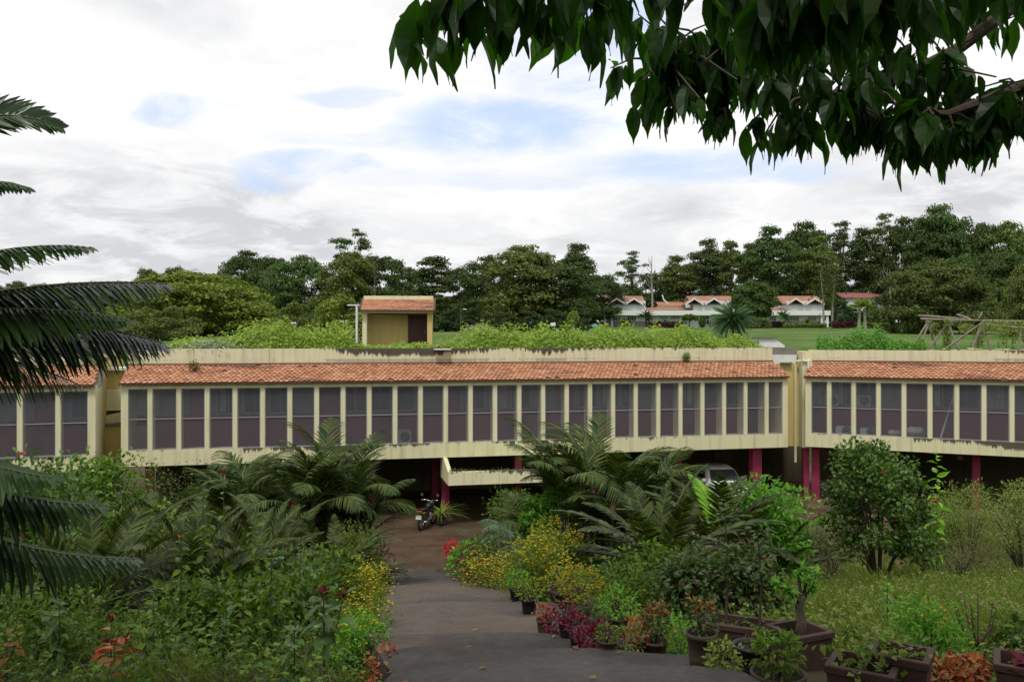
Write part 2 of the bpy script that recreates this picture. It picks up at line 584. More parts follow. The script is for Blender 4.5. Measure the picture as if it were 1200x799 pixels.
L_DARK = leafmat('dark_tree_leaf', ((.027, .044, .016), (.050, .076, .022), (.078, .110, .030), (.115, .145, .040)), .55, .22, tint=True)
L_CROP = leafmat('crop_leaf', ((.12, .20, .025), (.20, .31, .04), (.28, .38, .055), (.34, .40, .09)), .5, .3)
L_FERN = leafmat('fern_leaf', ((.07, .19, .03), (.12, .28, .045), (.17, .34, .05)), .5, .3)
L_PALM = leafmat('near_palm_leaf', ((.018, .042, .011), (.03, .066, .016), (.044, .086, .02)), .32, .2, .5)
L_CYCAD = leafmat('cycad_leaf', ((.018, .034, .007), (.034, .056, .011), (.058, .086, .016), (.095, .108, .026)), .45, .2, .15)
L_ARECA = leafmat('areca_leaf', ((.02, .048, .012), (.035, .072, .016), (.06, .10, .022), (.15, .15, .04)), .46, .24, .18)
L_BLUEFROND = leafmat('pale_frond_leaf', ((.055, .11, .055), (.085, .15, .08), (.12, .19, .10)), .45, .2)
L_LIME = leafmat('lime_leaf', ((.14, .30, .02), (.2, .42, .03), (.26, .46, .05)), .4, .35)
L_SHRUB = leafmat('shrub_leaf', ((.035, .068, .010), (.075, .135, .016), (.125, .20, .022)), .4, .28)
L_BRIGHT = leafmat('bright_leaf', ((.07, .19, .02), (.11, .28, .03), (.17, .37, .045)), .4, .3)
L_UNDER = leafmat('undergrowth_leaf', ((.02, .042, .007), (.045, .088, .012), (.08, .15, .018), (.15, .25, .026)), .55, .25, .2)
L_OLIVE = leafmat('olive_leaf', ((.045, .06, .018), (.075, .095, .028), (.11, .125, .04)), .6, .25)
L_HEDGE = leafmat('hedge_hibiscus_leaf', ((.05, .10, .014), (.10, .185, .02), (.16, .27, .03)), .42, .28, .25)
L_HIB = leafmat('hibiscus_leaf', ((.03, .065, .011), (.062, .125, .018), (.11, .19, .026)), .4, .22, .3)
L_MIXED = leafmat('bronze_green_leaf', ((.022, .055, .012), (.04, .085, .018), (.07, .12, .025), (.10, .05, .025)), .42, .25, .3)
L_MAROON = leafmat('maroon_leaf', ((.06, .008, .018), (.12, .014, .032), (.21, .025, .05)), .45, .25, tcol=(1.5, .8, .8))
L_CORAL = leafmat('coral_leaf', ((.24, .05, .025), (.38, .10, .05), (.42, .19, .06), (.20, .14, .04)), .5, .25, tcol=(1.4, 1, .7))
L_VARIE = leafmat('variegated_leaf', ((.10, .18, .03), (.2, .26, .05), (.30, .32, .10)), .45, .3)
L_YFOL = leafmat('marigold_leaf', ((.07, .12, .015), (.14, .19, .02), (.25, .26, .025)), .5, .3)
L_YELLOW = leafmat('yellow_petal', ((.48, .36, .012), (.6, .46, .02), (.66, .52, .03)), .6, .25, tcol=(1.1, 1.0, .5))
L_ORANGE = leafmat('orange_petal', ((.55, .28, .01), (.62, .36, .02)), .6, .25, tcol=(1.1, 1.0, .5))
L_RED = leafmat('red_petal', ((.45, .015, .03), (.6, .03, .06)), .6, .25, tcol=(1.2, 1, 1))
L_WEED = leafmat('weed_leaf', ((.06, .105, .015), (.105, .165, .022), (.16, .21, .04), (.24, .24, .10)), .55, .3)
L_WISP = leafmat('wispy_leaf', ((.11, .16, .035), (.18, .23, .06), (.28, .31, .12)), .6, .3)
L_GRASS = leafmat('grass_blade', ((.065, .11, .015), (.11, .165, .022), (.16, .20, .035), (.22, .21, .08)), .55, .3)
L_DRY = leafmat('dry_twig_leaf', ((.09, .07, .04), (.14, .12, .06), (.08, .09, .03)), .7, .15)
L_OVER = leafmat('overhead_leaf', ((.012, .032, .007), (.02, .055, .010), (.034, .085, .014)), .42, .5, .3, tcol=(2.4, 3.2, .5))
L_VINE = leafmat('vine_leaf', ((.09, .14, .03), (.15, .21, .045), (.21, .25, .06)), .5, .3)
L_PURPLE = leafmat('purple_hedge_leaf', ((.045, .012, .016), (.075, .02, .024)), .6, .1)

# ------------------------------------------------------------------ setting: ground, lawn, path


def sheet(name, xs, ys, f, mat, kind='structure'):
    mb = MB()
    V = np.array([(x, y, f(x, y)) for y in ys for x in xs])
    nx = len(xs)
    F = [(j * nx + i, j * nx + i + 1, (j + 1) * nx + i + 1, (j + 1) * nx + i) for j in range(len(ys) - 1) for i in range(nx - 1)]
    mb.add(V, F)
    return tag(mb.build(name, mat, smooth=True), kind=kind)


def bumpy(x, y):
    z = gz(x, y)
    if 2 < y < 25.5:
        xc = path_x(y)
        d = abs(x - xc)
        k = min(1, max(0, (d - 1.2) / .8))
        z += k * (.06 * math.sin(x * 1.7 + y * .9) + .05 * math.sin(x * 3.1 - y * 2.3)) - (1 - k) * .10
    return z


def path_x(y): return .19 - (y - 5.5) * .146


gx = sorted(set([-3000, -1200, -500, -250, -120, -70] + list(np.arange(-44, 45, 1.0)) + [70, 120, 250, 500, 1200, 3000]))
gy = sorted(set([-90, -60, -30, -20, -13.5, -8, -4, -1.5, 0] + list(np.arange(1, 30, .75)) + [34, 40, 46, 50, 52, 54, 56, 58, 60, 62, 75, 100, 130, 165, 200, 240, 280, 400, 900, 2500, 5000]))
sheet('ground', gx, gy, bumpy, M_GROUND)
sheet('lawn', list(np.linspace(-70, 110, 30)), list(np.linspace(50.2, 61, 12)) + [75, 90, 120, 165, 176], lambda x, y: gz(x, y) + .03, M_LAWN)
sheet('forecourt', list(np.linspace(-26, 32, 60)), list(np.linspace(25.9, 49, 24)), lambda x, y: gz(x, y) + .004, M_DIRT)

# stepped tar ramp
mb = MB()
edges = [2.2, 3.1, 4.2, 5.05, 5.85, 6.9, 8.4, 10.5, 15.3, 26.2]
prev = None
for k in range(len(edges) - 1):
    y0, y1 = edges[k], edges[k + 1]
    drop = .17
    rows = []
    n = max(3, int((y1 - y0) / .35))
    for i in range(n + 1):
        y = y0 + (y1 - y0) * i / n
        t = i / n
        z = gz(0, y) + .02 + (0 if k == 8 else drop * (t - .0) * .9)
        hl = 1.05 + .08 * math.sin(y * 2.1) + .04 * math.sin(y * 5.7); hr = 1.12 + .07 * math.sin(y * 1.7 + 1)
        if k == 8: hl -= .16; hr -= .2
        row = []
        for s in np.linspace(-1, 1, 9):
            yy_ = y + (.03 * math.sin(s * 2.2 + k) + .012 * math.sin(s * 11 + k * 3))
            hx = path_x(y) + (s * hl if s < 0 else s * hr)
            row.append((hx, yy_, z + .012 * math.sin(hx * 5 + y * 3) - .03 * s * s))
        rows.append(row)
    V = np.array(rows).reshape(-1, 3)
    F = [(j * 9 + i, j * 9 + i + 1, (j + 1) * 9 + i + 1, (j + 1) * 9 + i) for j in range(n) for i in range(8)]
    # riser at the far edge, skirts at the sides
    nb = len(V)
    V2 = np.concatenate([V, V[-9:] - np.array([0, 0, .22]), V[0::9] - np.array([.05, 0, .25]), V[8::9] + np.array([.05, 0, -.25])])
    F += [(n * 9 + i, n * 9 + i + 1, nb + i + 1, nb + i) for i in range(8)]
    o1 = nb + 9; o2 = o1 + n + 1
    F += [(j * 9, (j + 1) * 9, o1 + j + 1, o1 + j) for j in range(n)]
    F += [(j * 9 + 8, o2 + j, o2 + j + 1, (j + 1) * 9 + 8) for j in range(n)]
    mb.add(V2, F)
tag(mb.build('path', M_TAR, smooth=False), kind='structure')

# ------------------------------------------------------------------ the long office building on stilts: three wings
def q7(z): return z + 7.0


FB, WT, EV, RIDGE, PT, SLAB = q7(-4.57), q7(-1.75), q7(-1.565), q7(-.92), q7(-.30), q7(-.62)


def tile_roof(L, rootmb):
    """rows of pointed clay tiles on a sloping board"""
    y0, z0, y1, z1 = -.16, EV + .03, 1.28, RIDGE
    rootmb.prism([(y0, z0 - .05), (y1, z1 - .05), (y1, z1), (y0, z0)], 0, 0, L, 1)
    sl = math.hypot(y1 - y0, z1 - z0); ux, uz = (y1 - y0) / sl, (z1 - z0) / sl
    nx_, nz_ = -uz, ux
    rows = 9
    ex = sl / rows
    V, F = [], []
    F3 = []
    wt = .185
    for r in range(rows):
        n = int(L / wt)
        for c in range(-1, n + 1):
            a = (c + (.5 if r % 2 else 0)) * wt; b = a + wt * .96
            a = max(a, 0.0); b = min(b, L)
            if b - a < .05 or random.random() < .006: continue
            s0 = r * ex - .05 + random.uniform(-.008, .008) - (.05 if random.random() < .01 else 0); s1 = r * ex + ex * 1.15
            hi = .046 + random.uniform(-.008, .01); lo = .008
            js = random.uniform(-.012, .012)
            m_ = (a + b) / 2
            def pt(x, s, h): return (x, y0 + ux * s + nx_ * h, z0 + uz * s + nz_ * h)
            k = len(V)
            V += [pt(a, s1, lo), pt(b, s1, lo), pt(b, s0 + .085 + js, hi), pt(m_, s0 + js, hi), pt(a, s0 + .085 + js, hi),
                  pt(b, s0 + .085 + js, hi - .024), pt(m_, s0 + js, hi - .024), pt(a, s0 + .085 + js, hi - .024)]
            F.append((k, k + 4, k + 3, k + 2, k + 1))
            F3 += [(k + 2, k + 3, k + 6, k + 5), (k + 3, k + 4, k + 7, k + 6)]
    n0 = rootmb.nv
    rootmb.add(V, F, 0)
    rootmb.l.append((np.array(F3) + n0).ravel()); rootmb.t.append(np.full(len(F3), 4)); rootmb.m.append(np.zeros(len(F3), int))
    # ridge flashing
    rootmb.tube([(0, y1 - .03, z1 + .02), (L, y1 - .03, z1 + .02)], .05, 6, 1)
    rootmb.box((-.05, y0 - .02, z0 - .10), (0 - .002, y0 + .08, z0 + .03), 1)


M_TILEBASE = plain('tile_underside', (.16, .075, .05), .9)


def wing(label, A, B, bays, cols, pt=PT, gap=None, win=None, depth=10.0, pil=None, pipe=False):
    A, B = Vector(A), Vector(B)
    d = B - A
    L = math.hypot(d.x, d.y)
    ang = math.atan2(d.y, d.x)
    root = thing('office_wing', label, 'building', (A.x, A.y, -7.0), ang)
    bw = L / bays
    fw = .16
    MB().box((0, 0, FB), (L, .72, WB)).build('fascia_beam', M_FASCIA, root)
    MB().box((0, 0.002, WT), (L, .72, EV)).build('lintel', M_CREAM, root)
    for i in range(bays + 1):
        a = i * bw - fw / 2; b = a + fw
        if i == 0: a, b = 0, .24
        if i == bays: a, b = L - .24, L
        MB().box((a, 0.001, WB), (b, .62, WT)).build('fin', M_FIN, root)
    scr = MB().add([(0, 0, 0), (1, 0, 0), (1, 0, 1), (0, 0, 1)], [(0, 1, 2, 3)])
    for i in range(bays):
        a = i * bw + (fw / 2 if i else .24); b = (i + 1) * bw - (fw / 2 if i < bays - 1 else .24)
        s = MB().add([(a, .07, WB), (b, .07, WB), (b, .07, WT), (a, .07, WT)], [(0, 1, 2, 3)]).build('wire_screen', M_SCREEN, root)
        zr = q7(-2.86)
        MB().box((a, .035, zr - .014), (b, .062, zr + .014)).build('rail', M_GREYMETAL, s)
        fr = MB()
        for (x0, x1, z0, z1) in ((a, a + .03, WB, WT), (b - .03, b, WB, WT), (a + .03, b - .03, WB, WB + .03), (a + .03, b - .03, WT - .03, WT)):
            fr.box((x0, .045, z0), (x1, .095, z1))
        fr.build('frame', M_GREYMETAL, s)
    MB().box((.15, .72, q7(-4.5)), (L - .15, 2.1, q7(-4.12))).build('gallery_floor', M_CONC, root)
    MB().box((.0, .72, EV - .12), (L, 2.1, EV)).build('gallery_ceiling', M_GREYWALL, root)
    MB().box((0, 2.1, FB), (L, 2.3, SLAB - .15)).build('inner_wall', M_GREYWALL, root)
    MB().box((.15, 2.06, q7(-4.12)), (L - .15, 2.098, q7(-2.92))).build('dado', M_DADO, root)
    for x0 in (0, L - .15):
        MB().box((x0, .72, FB), (x0 + .15, 2.1, EV - .12)).build('end_wall', M_CREAM, root)
    # windows and dark red piers on the inner wall
    for i in range(bays):
        if (i * 7 + bays) % 5 in (0, 2, 3):
            x0 = i * bw + .12; x1 = x0 + bw * .86
            f = MB().box((x0, 2.075, q7(-2.88)), (x1, 2.098, q7(-1.8))).build('window', M_GREYMETAL, root)
            g = MB()
            g.box((x0 + .05, 2.06, q7(-2.83)), ((x0 + x1) / 2 - .02, 2.074, q7(-1.85)))
            g.box(((x0 + x1) / 2 + .02, 2.06, q7(-2.83)), (x1 - .05, 2.074, q7(-1.85)))
            g.build('pane', M_GLASS if (i * 5) % 7 else M_CURTAIN, f)
            if (i * 3 + bays) % 4 == 0:
                MB().box((x0 + .1, 2.035, q7(-2.8)), (x0 + bw * .34, 2.058, q7(-1.86))).build('curtain', M_CURTAIN, f)
        elif (i * 7 + bays) % 5 == 1:
            MB().box((i * bw + .1, 2.05, q7(-2.92)), (i * bw + bw * .9, 2.097, q7(-1.72))).build('door', M_DADO, root)
    # volume behind
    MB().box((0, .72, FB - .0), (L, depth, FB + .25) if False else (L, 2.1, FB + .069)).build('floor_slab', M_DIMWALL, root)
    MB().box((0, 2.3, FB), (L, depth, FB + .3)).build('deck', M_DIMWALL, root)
    MB().box((0, 2.3, FB + .3), (.2, depth, SLAB - .15)).build('side_wall', M_YELLOW, root)
    MB().box((L - .2, 2.3, FB + .3), (L, depth, SLAB - .15)).build('side_wall', M_YELLOW, root)
    MB().box((.2, depth - .2, FB + .3), (L - .2, depth, SLAB - .15)).build('rear_wall', M_CREAM, root)
    MB().box((0, 1.46, SLAB - .15), (L, depth, SLAB)).build('roof_slab', M_CONC, root)
    r = MB(); tile_roof(L, r); r.build('tile_roof', [M_TILE, M_TILEBASE], root)
    # parapet with pilasters
    MB().box((0, 1.30, EV), (L, 1.455, pt)).build('parapet', M_PARAPET, root)
    MB().box((0, 1.457, SLAB), (.14, depth, pt - .02)).build('parapet', M_PARAPET, root)
    MB().box((L - .14, 1.457, SLAB), (L, depth, pt - .02)).build('parapet', M_PARAPET, root)
    MB().box((.14, depth - .15, SLAB), (L - .14, depth, pt - .05)).build('parapet', M_PARAPET, root)
    for x in (pil or []):
        MB().box((x - .11, 1.262, RIDGE + .01), (x + .11, 1.299, pt + .012)).build('pilaster', M_PARAPET, root)
    # stilts
    for (x, y, wd) in cols:
        MB().cbox((x - wd / 2, y - wd / 2, -.1), (x + wd / 2, y + wd / 2, FB), .02).build('column', M_PINK, root)
    # undercroft wall
    yb = 6.6
    spans = [(0, L)] if not gap else [(0, gap[0]), (gap[1], L)]
    for a, b in spans:
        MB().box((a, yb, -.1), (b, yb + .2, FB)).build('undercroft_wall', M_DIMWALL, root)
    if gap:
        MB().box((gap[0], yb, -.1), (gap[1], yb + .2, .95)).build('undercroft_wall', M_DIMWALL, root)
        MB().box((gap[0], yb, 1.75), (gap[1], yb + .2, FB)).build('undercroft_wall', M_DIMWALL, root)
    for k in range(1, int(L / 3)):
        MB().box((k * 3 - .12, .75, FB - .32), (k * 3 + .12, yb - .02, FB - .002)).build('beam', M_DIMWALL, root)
    return root, L, ang


A0 = Vector((-14.19, 30.96)); B0 = Vector((11.88, 36.75))
MAIN, LM, ANG_M = wing('long middle wing on pink stilts with tiled strip roof and hut on its roof terrace', A0, B0, 27,
                       [(.8, 1.0, .3), (3.4, 1.0, .3), (6.1, 1.0, .3), (9.05, 1.0, .27), (12.0, 1.0, .3), (15, 1.0, .3), (18.2, 1.0, .3), (22.3, 1.6, .34), (25.55, .7, .42),
                        (6.1, 4.5, .3), (12, 4.5, .3), (18, 4.5, .3), (23, 4.5, .3)],
                       gap=(23.95, 24.75), pil=[2.2, 5.0, 7.7, 9.6, 12.35, 15.1, 17.9, 20.6, 23.3, 25.6])
A1 = Vector((12.72, 37.0)); B1 = Vector((24.2, 31.75))
RIGHT, LR, ANG_R = wing('far right wing on stilts with bamboo pergola standing on its roof', A1, B1, 13,
                        [(.35, .9, .34), (3.5, 1.2, .3), (6.6, 1.2, .3), (9.5, 1.2, .3)], pt=q7(-.40), pil=[.15, 2.6, 5.2, 7.9, 10.6])
B2 = Vector((-14.62, 29.95)); A2 = B2 - Vector((.942, .334)) * 11.7
LEFT, LL, ANG_L = wing('left wing seen between the palm fronds, cream fins and wire screens', A2, B2, 10,
                       [(2.5, 1.2, .3), (6, 1.2, .3), (9.2, 1.2, .3), (11.2, 1.0, .3)], pil=[3, 6, 9])


def at(root, x, y, z):
    """a point given in a wing's own metres, in the world"""
    a = root.rotation_euler[2]
    return Vector((root.location.x + x * math.cos(a) - y * math.sin(a), root.location.y + x * math.sin(a) + y * math.cos(a), root.location.z + z))


# rain spout slab and the planter canopy of the middle wing
MB().box((11.55, .75, q7(-.36)), (12.2, 1.26, q7(-.31))).build('rain_spout', M_WHITE, MAIN)
MB().tube([(26.0, 1.0, q7(-4.1)), (26.0, 1.0, EV - .13)], .06, 8).build('drain_pipe', M_WHITE, MAIN)
cz0, cz1 = q7(-5.42), q7(-4.92)
c = MB()
c.box((11.75, -1.55, cz0), (17.6, -1.40, cz1)); c.box((11.75, -1.40, cz0), (17.6, .7, cz0 + .1))
c.prism([(-1.39, cz0 + .11), (.7, cz0 + .11), (.7, FB - .003), (-.25, FB - .003), (-1.39, cz1)], 0, 11.75, 11.9)
c.build('planter_canopy', plaster('canopy_plaster', CREAM, drip=[(cz1, .25, .9, 5.0)], streak=.5), MAIN)
mb = MB()
n = 160
xs = np.concatenate([rng.uniform(11.9, 12.5, 60), rng.uniform(11.9, 17.5, n - 60)])
Pp = np.stack([xs, rng.uniform(-1.45, -1.2, n), np.full(n, cz1 - .02)], 1)
mb.leaves(Pp, rdir(n) + np.array([0, -.5, .9]), rdir(n), rng.uniform(.08, .2, n), rng.uniform(.04, .07, n), T_FOLD)
tag(mb.build('weeds', L_OLIVE, MAIN), 'weeds sprouting along the planter canopy edge')

# stair block between the middle and right wings
sb = thing('stair_block', 'narrow stair block with slit window between the middle and far right wings', 'building', (12.2, 38.2, -7.0), R(-2))
MB().box((-1.1, .0, q7(-4.7)), (.62, 1.9, q7(-1.02))).build('wall', M_YELLOW, sb)
MB().box((-2.2, 4.6, -.1), (2.4, 4.8, q7(-4.6))).build('undercroft_wall', M_DIMWALL, sb)
MB().box((-1.1, 1.91, q7(-4.7)), (1.2, 4.59, q7(-4.5))).build('floor_slab', M_DIMWALL, sb)
MB().box((.625, -.55, 2.3), (1.05, 1.7, q7(-.45))).build('pier', M_CREAM, sb)
MB().box((-1.0, .05, q7(-1.01)), (.55, 1.7, q7(-.62))).build('wall', M_WHITE, sb)
MB().box((-1.25, .3, q7(-.61)), (.75, 2.1, q7(-.30))).build('roof_slab', M_CONC, sb)
MB().prism([(-1.0, q7(-.29)), (.15, q7(-.29)), (.15, q7(-.2)), (-.35, q7(.12)), (-1.0, q7(.12))], 1, .5, 1.8).build('skylight', M_WHITE, sb)
MB().box((-1.05, .4, q7(.122)), (-.2, 1.9, q7(.17))).build('cap', M_CONC, sb)
f = MB().box((-.42, -.03, q7(-3.05)), (-.02, -.002, q7(-1.7))).build('window', M_DARK, sb)
MB().box((-.38, -.04, q7(-3.0)), (-.06, -.031, q7(-1.75))).build('pane', M_GLASS, f)
MB().tube([(.45, -.12, q7(-5.4)), (.45, -.12, q7(-1.0)), (.5, -.2, q7(-.9)), (.95, -.6, q7(-.86))], .055, 8).build('drain_pipe', M_CREAM, sb)
MB().tube([(.86, -.62, q7(-4.2)), (.86, -.62, q7(-.9)), (.6, -.62, q7(-.86))], .05, 8).build('drain_pipe', M_WHITE, sb)
MB().box((-.2, -.2, q7(-1.0)), (.3, .0, q7(-.95))).build('ledge', M_CONC, sb)
MB().cbox((.7, -.5, -.1), (.95, -.2, 2.29), .02).build('column', M_PINK, sb)

# link block between the left and middle wings
lb = thing('link_block', 'yellow stair link in the gap between left wing and middle wing', 'building', (-14.75, 32.6, -7.0), R(14))
MB().box((-1.6, 1.2, q7(-4.75)), (1.2, 1.4, q7(-1.15))).build('wall', M_YELLOW, lb)
MB().box((-1.7, .95, q7(-1.149)), (1.3, 2.6, q7(-1.05))).build('roof_slab', M_WHITE, lb)
MB().prism([(-1.1, q7(-2.95)), (-.25, q7(-2.75)), (.55, q7(-1.75)), (.55, q7(-2.35)), (-.1, q7(-3.15)), (-1.1, q7(-3.2))], 1, .55, .7).build('stair_parapet', M_CREAM, lb)
MB().box((-1.2, .3, q7(-4.6)), (.7, .5, q7(-3.25))).build('landing_wall', M_YELLOW, lb)
MB().box((-1.2, .501, q7(-3.42)), (.7, 1.19, q7(-3.3))).build('landing', M_CONC, lb)
MB().box((-1.0, .72, q7(-2.7)), (.2, 1.19, q7(-1.9))).build('stair_soffit', M_CREAM, lb)
MB().box((-1.2, .2, q7(-3.24)), (.7, .52, q7(-3.18))).build('coping', M_CONC, lb)

# ------------------------------------------------------------------ hut on the roof
hx0 = Vector((P(428, 0, 41).x, 39.2, 0))
hut = thing('roof_hut', 'small yellow hut with tiled roof and maroon door on the roof terrace', 'hut', (-6.95, 39.6, SLAB - 7.0), ANG_M * .35)
Z = lambda z: z - (SLAB - 7.0)
W_ = 3.25
MB().box((.1, 1.0, 0), (W_ - .85, 1.12, Z(1.25))).build('wall', M_YELLOW, hut)
MB().box((W_ - .85, 1.2, 0), (W_, 1.32, Z(1.25))).build('wall', M_YELLOW, hut)
MB().box((0, .05, 0), (.2, 2.6, Z(1.28))).build('side_wall', M_CREAM, hut)
MB().box((W_ - .25, .05, 0), (W_ - .02, 2.6, Z(1.28))).build('side_wall', M_YELLOW, hut)
MB().box((.2, 2.5, 0), (W_ - .25, 2.6, Z(1.25))).build('rear_wall', M_YELLOW, hut)
MB().box((0, -.1, Z(1.29)), (W_ + .02, .12, Z(1.44))).build('beam', M_CREAM, hut)
dr = MB().box((W_ - 1.18, 1.02, .02), (W_ - .28, 1.08 - .0, Z(1.24))).build('door', M_DOOR, hut, loc=(0, -.09, 0))
MB().box((W_ - .40, .98, 1.0), (W_ - .36, 1.018, 1.14)).build('handle', M_CHROME, dr, loc=(0, 0, 0))
r = MB()
yA, zA, yB, zB = -.22, Z(1.42), 1.0, Z(1.98)
r.prism([(yA, zA - .06), (yB, zB - .06), (yB, zB), (yA, zA)], 0, -.08, W_ + .1, 1)
for row in range(8):
    for c_ in range(-1, 19):
        a = -.06 + (c_ + (.5 if row % 2 else 0)) * .185; b = a + .175
        a = max(a, -.06); b = min(b, W_ + .08)
        if b - a < .05: continue
        s0 = row / 8 - .02; s1 = row / 8 + .15
        f_ = lambda x, s, h: (x, yA + (yB - yA) * s - .4 * h, zA + (zB - zA) * s + .9 * h)
        m_ = (a + b) / 2
        k = [f_(a, s1, .01), f_(b, s1, .01), f_(b, s0 + .04, .04), f_(m_, s0, .04), f_(a, s0 + .04, .04)]
        r.add(k, [(0, 4, 3, 2, 1)], 0)
        k2 = [f_(b, s0 + .04, .04), f_(m_, s0, .04), f_(a, s0 + .04, .04), f_(b, s0 + .04, .015), f_(m_, s0, .015), f_(a, s0 + .04, .015)]
        r.add(k2, [(0, 1, 4, 3), (1, 2, 5, 4)], 0)
r.prism([(yB, zB - .5), (2.75, Z(1.3)), (2.75, Z(1.38)), (yB, zB - .001)], 0, -.08, W_ + .1, 1)
r.build('roof', [M_TILE, M_TILEBASE], hut)
MB().box((-.02, .95, zB - .02), (W_ + .02, 1.1, zB + .17)).build('parapet', plaster('hut_parapet_plaster', CREAM, drip=[(zB + .17, .08, .9, 6.0)], streak=.4), hut)
for x in (-.12, W_ + .06):
    MB().prism([(yA, zA - .08), (yB + .1, zB - .06), (yB + .1, zB + .1), (yA, zA + .06)], 0, x, x + .07).build('bargeboard', M_TERRAD, hut)
pp = thing('vent_pipe', 'white vent pipe with cross arm beside the roof hut', 'pipe', (-7.15, 39.3, SLAB - 7.0))
MB().tube([(0, 0, 0), (0, 0, 2.25)], .055, 8).build('pole', M_WHITE, pp)
MB().box((-.42, -.06, 2.24), (.12, .06, 2.30)).build('arm', M_WHITE, pp)
tag(MB().tube([(-6.55, 40.75, 1.6), (-6.55, 40.75, 3.6)], .022, 6).build('antenna_rod', M_BARK), 'thin dark antenna rod rising behind the roof hut', 'antenna')

# things in the screened galleries


def air_conditioner(loc, rz, label, w_=.62, h_=.52):
    t = thing('air_conditioner', label, 'air conditioner', loc, rz, 'air conditioner units in the galleries')
    MB().cbox((-w_ / 2, -.14, 0), (w_ / 2, .14, h_), .02).build('casing', M_WHITE, t)
    g = MB().lathe([(.0, 0), (.2, 0), (.2, .012), (0.0, .012)], 20).build('fan_grille', M_BLACK, t, loc=(.06, -.145, h_ / 2), rot=(R(90), 0, 0))
    g2 = MB()
    for rr in (.06, .11, .16, .205):
        pts = [(rr * math.cos(a), rr * math.sin(a), .016) for a in np.linspace(0, 2 * math.pi, 21)]
        g2.tube(pts, .006, 4)
    g2.build('guard', M_WHITE, g)


air_conditioner(at(MAIN, 10.35, 1.5, q7(-4.12)), ANG_M, 'air conditioner unit on the gallery floor of the middle wing')
air_conditioner(at(RIGHT, .95, 1.85, q7(-2.9)), ANG_R, 'air conditioner unit high on the wall, nearest the stair block')
air_conditioner(at(RIGHT, 2.25, 1.85, q7(-2.9)), ANG_R, 'air conditioner unit high on the wall, second from the stair block')
air_conditioner(at(RIGHT, 1.55, 1.3, q7(-4.12)), ANG_R, 'air conditioner unit on the gallery floor beside the stair block', .8, .38)
air_conditioner(at(RIGHT, 2.55, 1.3, q7(-4.12)), ANG_R, 'second air conditioner unit on the gallery floor from the stair block', .8, .34)
tag(MB().tube([at(RIGHT, 5.25, .75, q7(-4.1)), at(RIGHT, 5.85, 1.2, q7(-2.0))], .035, 6).build('leaning_pole', M_WHITE), 'pale pole leaning behind the wire screen of the far right wing', 'pole')
for k, (lx, w_, h_, lab) in enumerate(((4.35, .42, .5, 'pale heap of white sacks on the gallery floor near the leaning pole'), (3.55, .34, .32, 'small pale bundle on the gallery floor beyond the white sacks'))):
    mb = MB()
    for j in range(4):
        ang_ = j * 1.7
        prof = [(.02, 0), (w_ * .5, .04), (w_ * .55, h_ * .35), (w_ * .4, h_ * .62), (.08, h_ * .7), (.02, h_ * .72)]
        mb.lathe(prof, 9, (w_ * .45 * math.cos(ang_), .12 * math.sin(ang_), h_ * .25 * (j // 2)))
    tag(mb.build('white_sack', M_WHITE, None, True, loc=at(RIGHT, lx, 1.35, q7(-4.12))), lab, 'sack')

# ------------------------------------------------------------------ roof garden


def crop(name, root, x0, x1, y0, y1, hf, n, mat, label, cat='vegetable bed', z0=SLAB, leaf=(.09, .17), droop=True):
    mb = MB()
    xs = rng.uniform(x0, x1, n); ys = y0 + (y1 - y0) * rng.uniform(0, 1, n) ** 1.5
    hs = np.array([hf(a, b) for a, b in zip(xs, ys)])
    zs = z0 + hs * (1 - rng.uniform(0, 1, n) ** 2.2 * .95)
    D = rdir(n) * np.array([1, 1, .35]) + np.array([0, -.25, -.1])
    N = rdir(n) * .55 + np.array([0, -.25, 1.0])
    L = rng.uniform(leaf[0], leaf[1], n)
    mb.leaves(np.stack([xs, ys, zs], 1), D, N, L, L * .75, T_FOLD)
    o = mb.build(name, mat)
    o.location = root.location; o.rotation_euler = root.rotation_euler
    return tag(o, label, cat, kind='stuff')


def lump(x, y, a=1.0):
    return 1 + a * (.22 * math.sin(x * 2.1 + y) + .18 * math.sin(x * 4.7 - y * 2.2) + .1 * math.sin(x * 9.3 + y * 5))


def h_main(x, y):
    e = .25 + .75 * min(1, (y - 1.5) / .9)
    if x < 1.6: b = .5
    elif x < 3.1: b = .55
    elif x < 8.4: b = 1.08 - .22 * abs((x - 5.9) / 2.6) ** 3
    elif x < 12.2: b = .38
    elif x < 13.2: b = .62
    elif x < 24: b = .98
    else: b = .66
    return b * e * lump(x, y) * random.uniform(.75, 1.15)


crop('vegetable_leaves', MAIN, 1.0, 26.5, 1.5, 5.2, h_main, 46000, L_CROP, 'bright green vegetable crop covering the roof terrace')


def h_right(x, y):
    e = .25 + .75 * min(1, (y - 1.5) / .9)
    return (.78 if x < 4.1 else .5) * e * lump(x, y, 1.4) * random.uniform(.7, 1.2)


crop('fern_leaves', RIGHT, .25, 4.7, 1.5, 4.2, h_right, 11000, L_FERN, 'feathery green crop on the far right wing roof', leaf=(.07, .15))
mb = MB(); n = 900
cx_ = np.stack([rng.normal(2.9, .5, n), rng.normal(1.7, .2, n), SLAB + .25 + np.abs(rng.normal(0, .18, n))], 1)
mb.leaves(cx_, rdir(n), rdir(n) * .5 + np.array([0, 0, 1.]), rng.uniform(.08, .14, n), rng.uniform(.05, .09, n), T_FOLD)
pale = leafmat('dusty_pale_leaf', ((.32, .36, .30), (.42, .46, .42), (.25, .33, .2)), .5, .2)
o = mb.build('pale_leaf_plant', pale); o.location = MAIN.location; o.rotation_euler = MAIN.rotation_euler
tag(o, 'whitish leafed plant at the near end of the roof crop', 'plant')


